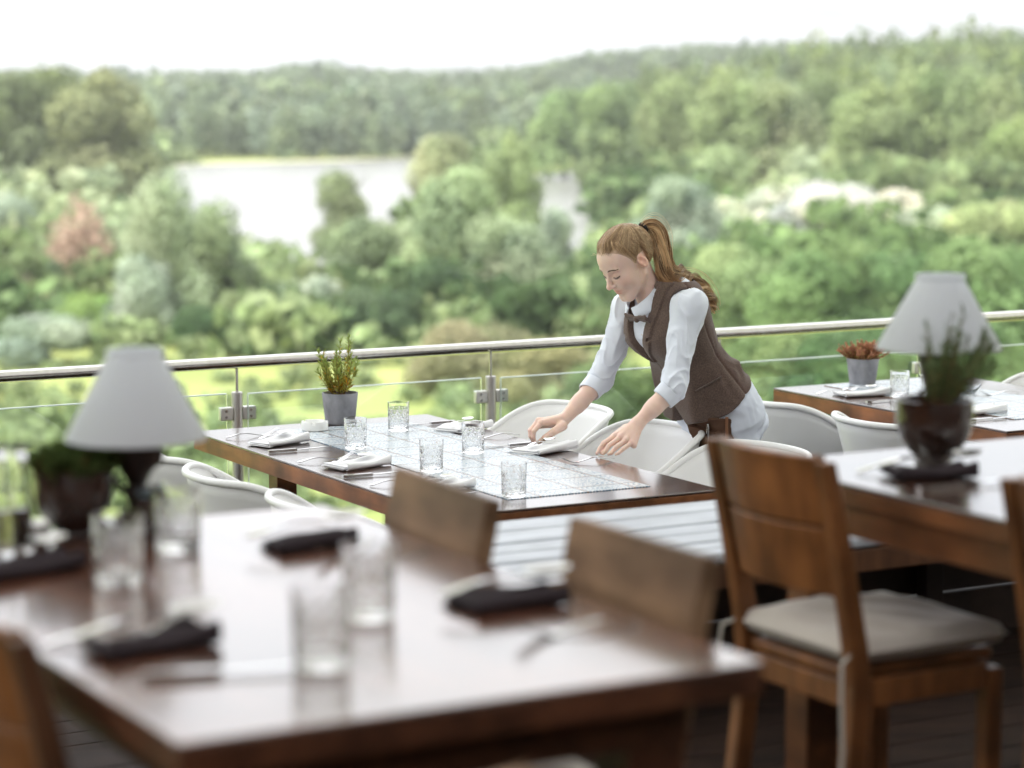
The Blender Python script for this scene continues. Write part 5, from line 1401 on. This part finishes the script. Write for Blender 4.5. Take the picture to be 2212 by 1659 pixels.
# ponytail: rises from the tie, falls behind the neck and lies in waves along the back
pp_ = [(1388, 494), (1398, 487), (1413, 492), (1424, 512), (1429, 542), (1431, 570), (1440, 592), (1464, 603), (1490, 612), (1513, 628), (1533, 650), (1548, 676)]
def smooth_path(pts, n):
    P = np.array(pts); t = np.arange(len(P)); tt = np.linspace(0, len(P) - 1, n); out_ = []
    for x in tt:
        i = int(np.clip(math.floor(x), 0, len(P) - 2)); p0, p1, p2, p3 = P[max(i - 1, 0)], P[i], P[i + 1], P[min(i + 2, len(P) - 1)]; f = x - i
        out_.append(.5 * (2 * p1 + (p2 - p0) * f + (2 * p0 - 5 * p1 + 4 * p2 - p3) * f * f + (3 * p1 - p0 - 3 * p2 + p3) * f ** 3))
    return np.array(out_)
cp = [frm(a, b, o)[0] for (a, b), o in zip(pp_, [0, 0, .004, .01, .018, .03, .035, .02, .008, .0, -.01, -.015])]
PATH = smooth_path(cp, 40)
wid = np.interp(np.linspace(0, 1, 40), [0, .06, .15, .3, .45, .6, .75, .9, 1], [.012, .015, .024, .031, .033, .030, .028, .022, .012])
TT = np.gradient(PATH, axis=0); TT /= np.linalg.norm(TT, axis=1)[:, None]; SS = np.cross(TT, V3(0, 1, 0)); SS /= np.linalg.norm(SS, axis=1)[:, None]; YY = np.cross(TT, SS)
st = Strands()
for i in range(640):
    lock = i // 20; lr = np.random.default_rng(lock + 50); a0, r0 = lr.uniform(0, 6.28), math.sqrt(lr.uniform(.0, 1)); tw = lr.uniform(-1.2, 1.2); fr = lr.uniform(7, 12); ph = lr.uniform(0, 6.28); amp = lr.uniform(.22, .66)
    da, dr = rng.normal() * .20, rng.normal() * .12; ln = rng.uniform(.78, 1.0) if rng.random() < .8 else rng.uniform(.5, .8); n = max(int(40 * ln), 10)
    t = np.arange(n) / 39.; a = a0 + da + tw * t; r = np.clip(r0 + dr, 0, 1.1) * wid[:n]
    wv = amp * np.clip(t * 2.2 - .5, 0, 1) * wid[:n] * 1.7
    pts = PATH[:n] + SS[:n] * (r * np.cos(a) + wv * np.sin(fr * 2 * t + ph))[:, None] + YY[:n] * (r * np.sin(a) + wv * np.cos(fr * 2 * t + ph * 1.3))[:, None]
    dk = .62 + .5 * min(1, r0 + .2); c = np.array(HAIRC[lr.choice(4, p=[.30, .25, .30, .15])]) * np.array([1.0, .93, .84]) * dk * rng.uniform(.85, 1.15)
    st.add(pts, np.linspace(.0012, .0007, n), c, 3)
for i in range(26):                                    # stray hairs
    n = int(rng.integers(22, 40)); t = np.arange(n) / 39.; a = rng.uniform(0, 6.28); r = wid[:n] * rng.uniform(1.0, 1.7); wv = .012 * np.sin(9 * t + a)
    st.add(PATH[:n] + SS[:n] * (r * math.cos(a) + wv)[:, None] + YY[:n] * (r * math.sin(a))[:, None] + V3(0, 0, .012) * t[:, None], .00045, np.array(HAIRC[2]) * 1.1, 3)
st.build('ponytail', hair)
m = MB(); ax_ = nrm(PATH[3] - PATH[0]); ring = [PATH[1] + (nrm(np.cross(ax_, V3(0, 1, 0))) * math.cos(a) + V3(0, 1, 0) * math.sin(a)) * .0155 for a in np.linspace(0, 2 * math.pi, 25)]
m.tube(ring, .0058, 8, cap=False); m.build('hair_tie', mat('black_elastic', (.015, .015, .018), .7), hair)
# ---- brows and lashes
st = Strands(); BR = np.array((.19, .125, .08))
def face_hit(y, z, off):
    q = np.array([.13, y, z])
    for _ in range(80):
        d = head_local(q[None])[0]
        if d < off: break
        q = q + np.array([-1., 0, 0]) * max(d * .6, .0003)
    return q
for s in (1, -1):
    for i in range(60):
        t = i / 59; y = s * (.0155 + .031 * t); z = .0225 + .0050 * math.sin(math.pi * (.15 + .62 * t)) - .002 * t + rng.uniform(-.0017, .0017) * (1 - .5 * t)
        a = face_hit(y, z, .0006); b = face_hit(y + s * .006, z + .0022 * (1 - 1.6 * t), .0010); st.add([HO + HM @ a, HO + HM @ ((a + b) / 2), HO + HM @ b], .00125, BR * rng.uniform(.8, 1.1), 3)
    pts = []
    for i in range(15):
        t = i / 14; y = s * (.0175 + .0285 * t); z = -.0032 - .0042 * math.sin(math.pi * t) + .002 * t; pts.append(HO + HM @ face_hit(y, z, .0004))
    st.add(pts, np.r_[np.linspace(.0007, .0016, 8), np.linspace(.0017, .0011, 7)], BR * .35, 5)
    for i in range(17):
        t = i / 16; y = s * (.018 + .029 * t); z = -.0035 - .0042 * math.sin(math.pi * t) + .002 * t; a = face_hit(y, z, .0004); e = a + np.array([.0062, s * .0035 * (t - .3), -.0028]) * (.7 + .5 * t)
        st.add([HO + HM @ a, HO + HM @ (a * .5 + e * .5 + np.array([0, 0, -.0006])), HO + HM @ e], [.0005, .0004, .0002], BR * .3, 3)
st.build('brows_and_lashes', person)
# ---- pens in the apron pocket
p, d = frm(1533, 922, .30); p = surf(apron, p, d)
pen = thing('pen', 'silver pen clipped in the pocket of the brown apron', 'pen', tuple(np.array([PX, PY, 0]) + np.array([p[0] * math.cos(PRZ) - p[1] * math.sin(PRZ), p[0] * math.sin(PRZ) + p[1] * math.cos(PRZ), p[2]])), PRZ)
m = MB(); m.tube([(.002, 0, -.10), (.004, 0, -.002), (.008, .002, .012)], .0042, 10); m.build('barrel', SILVER, pen)
m = MB(); m.tube([(.012, .0, .010), (.0125, .0, -.022)], .0014, 6); m.build('clip', SILVER, pen)
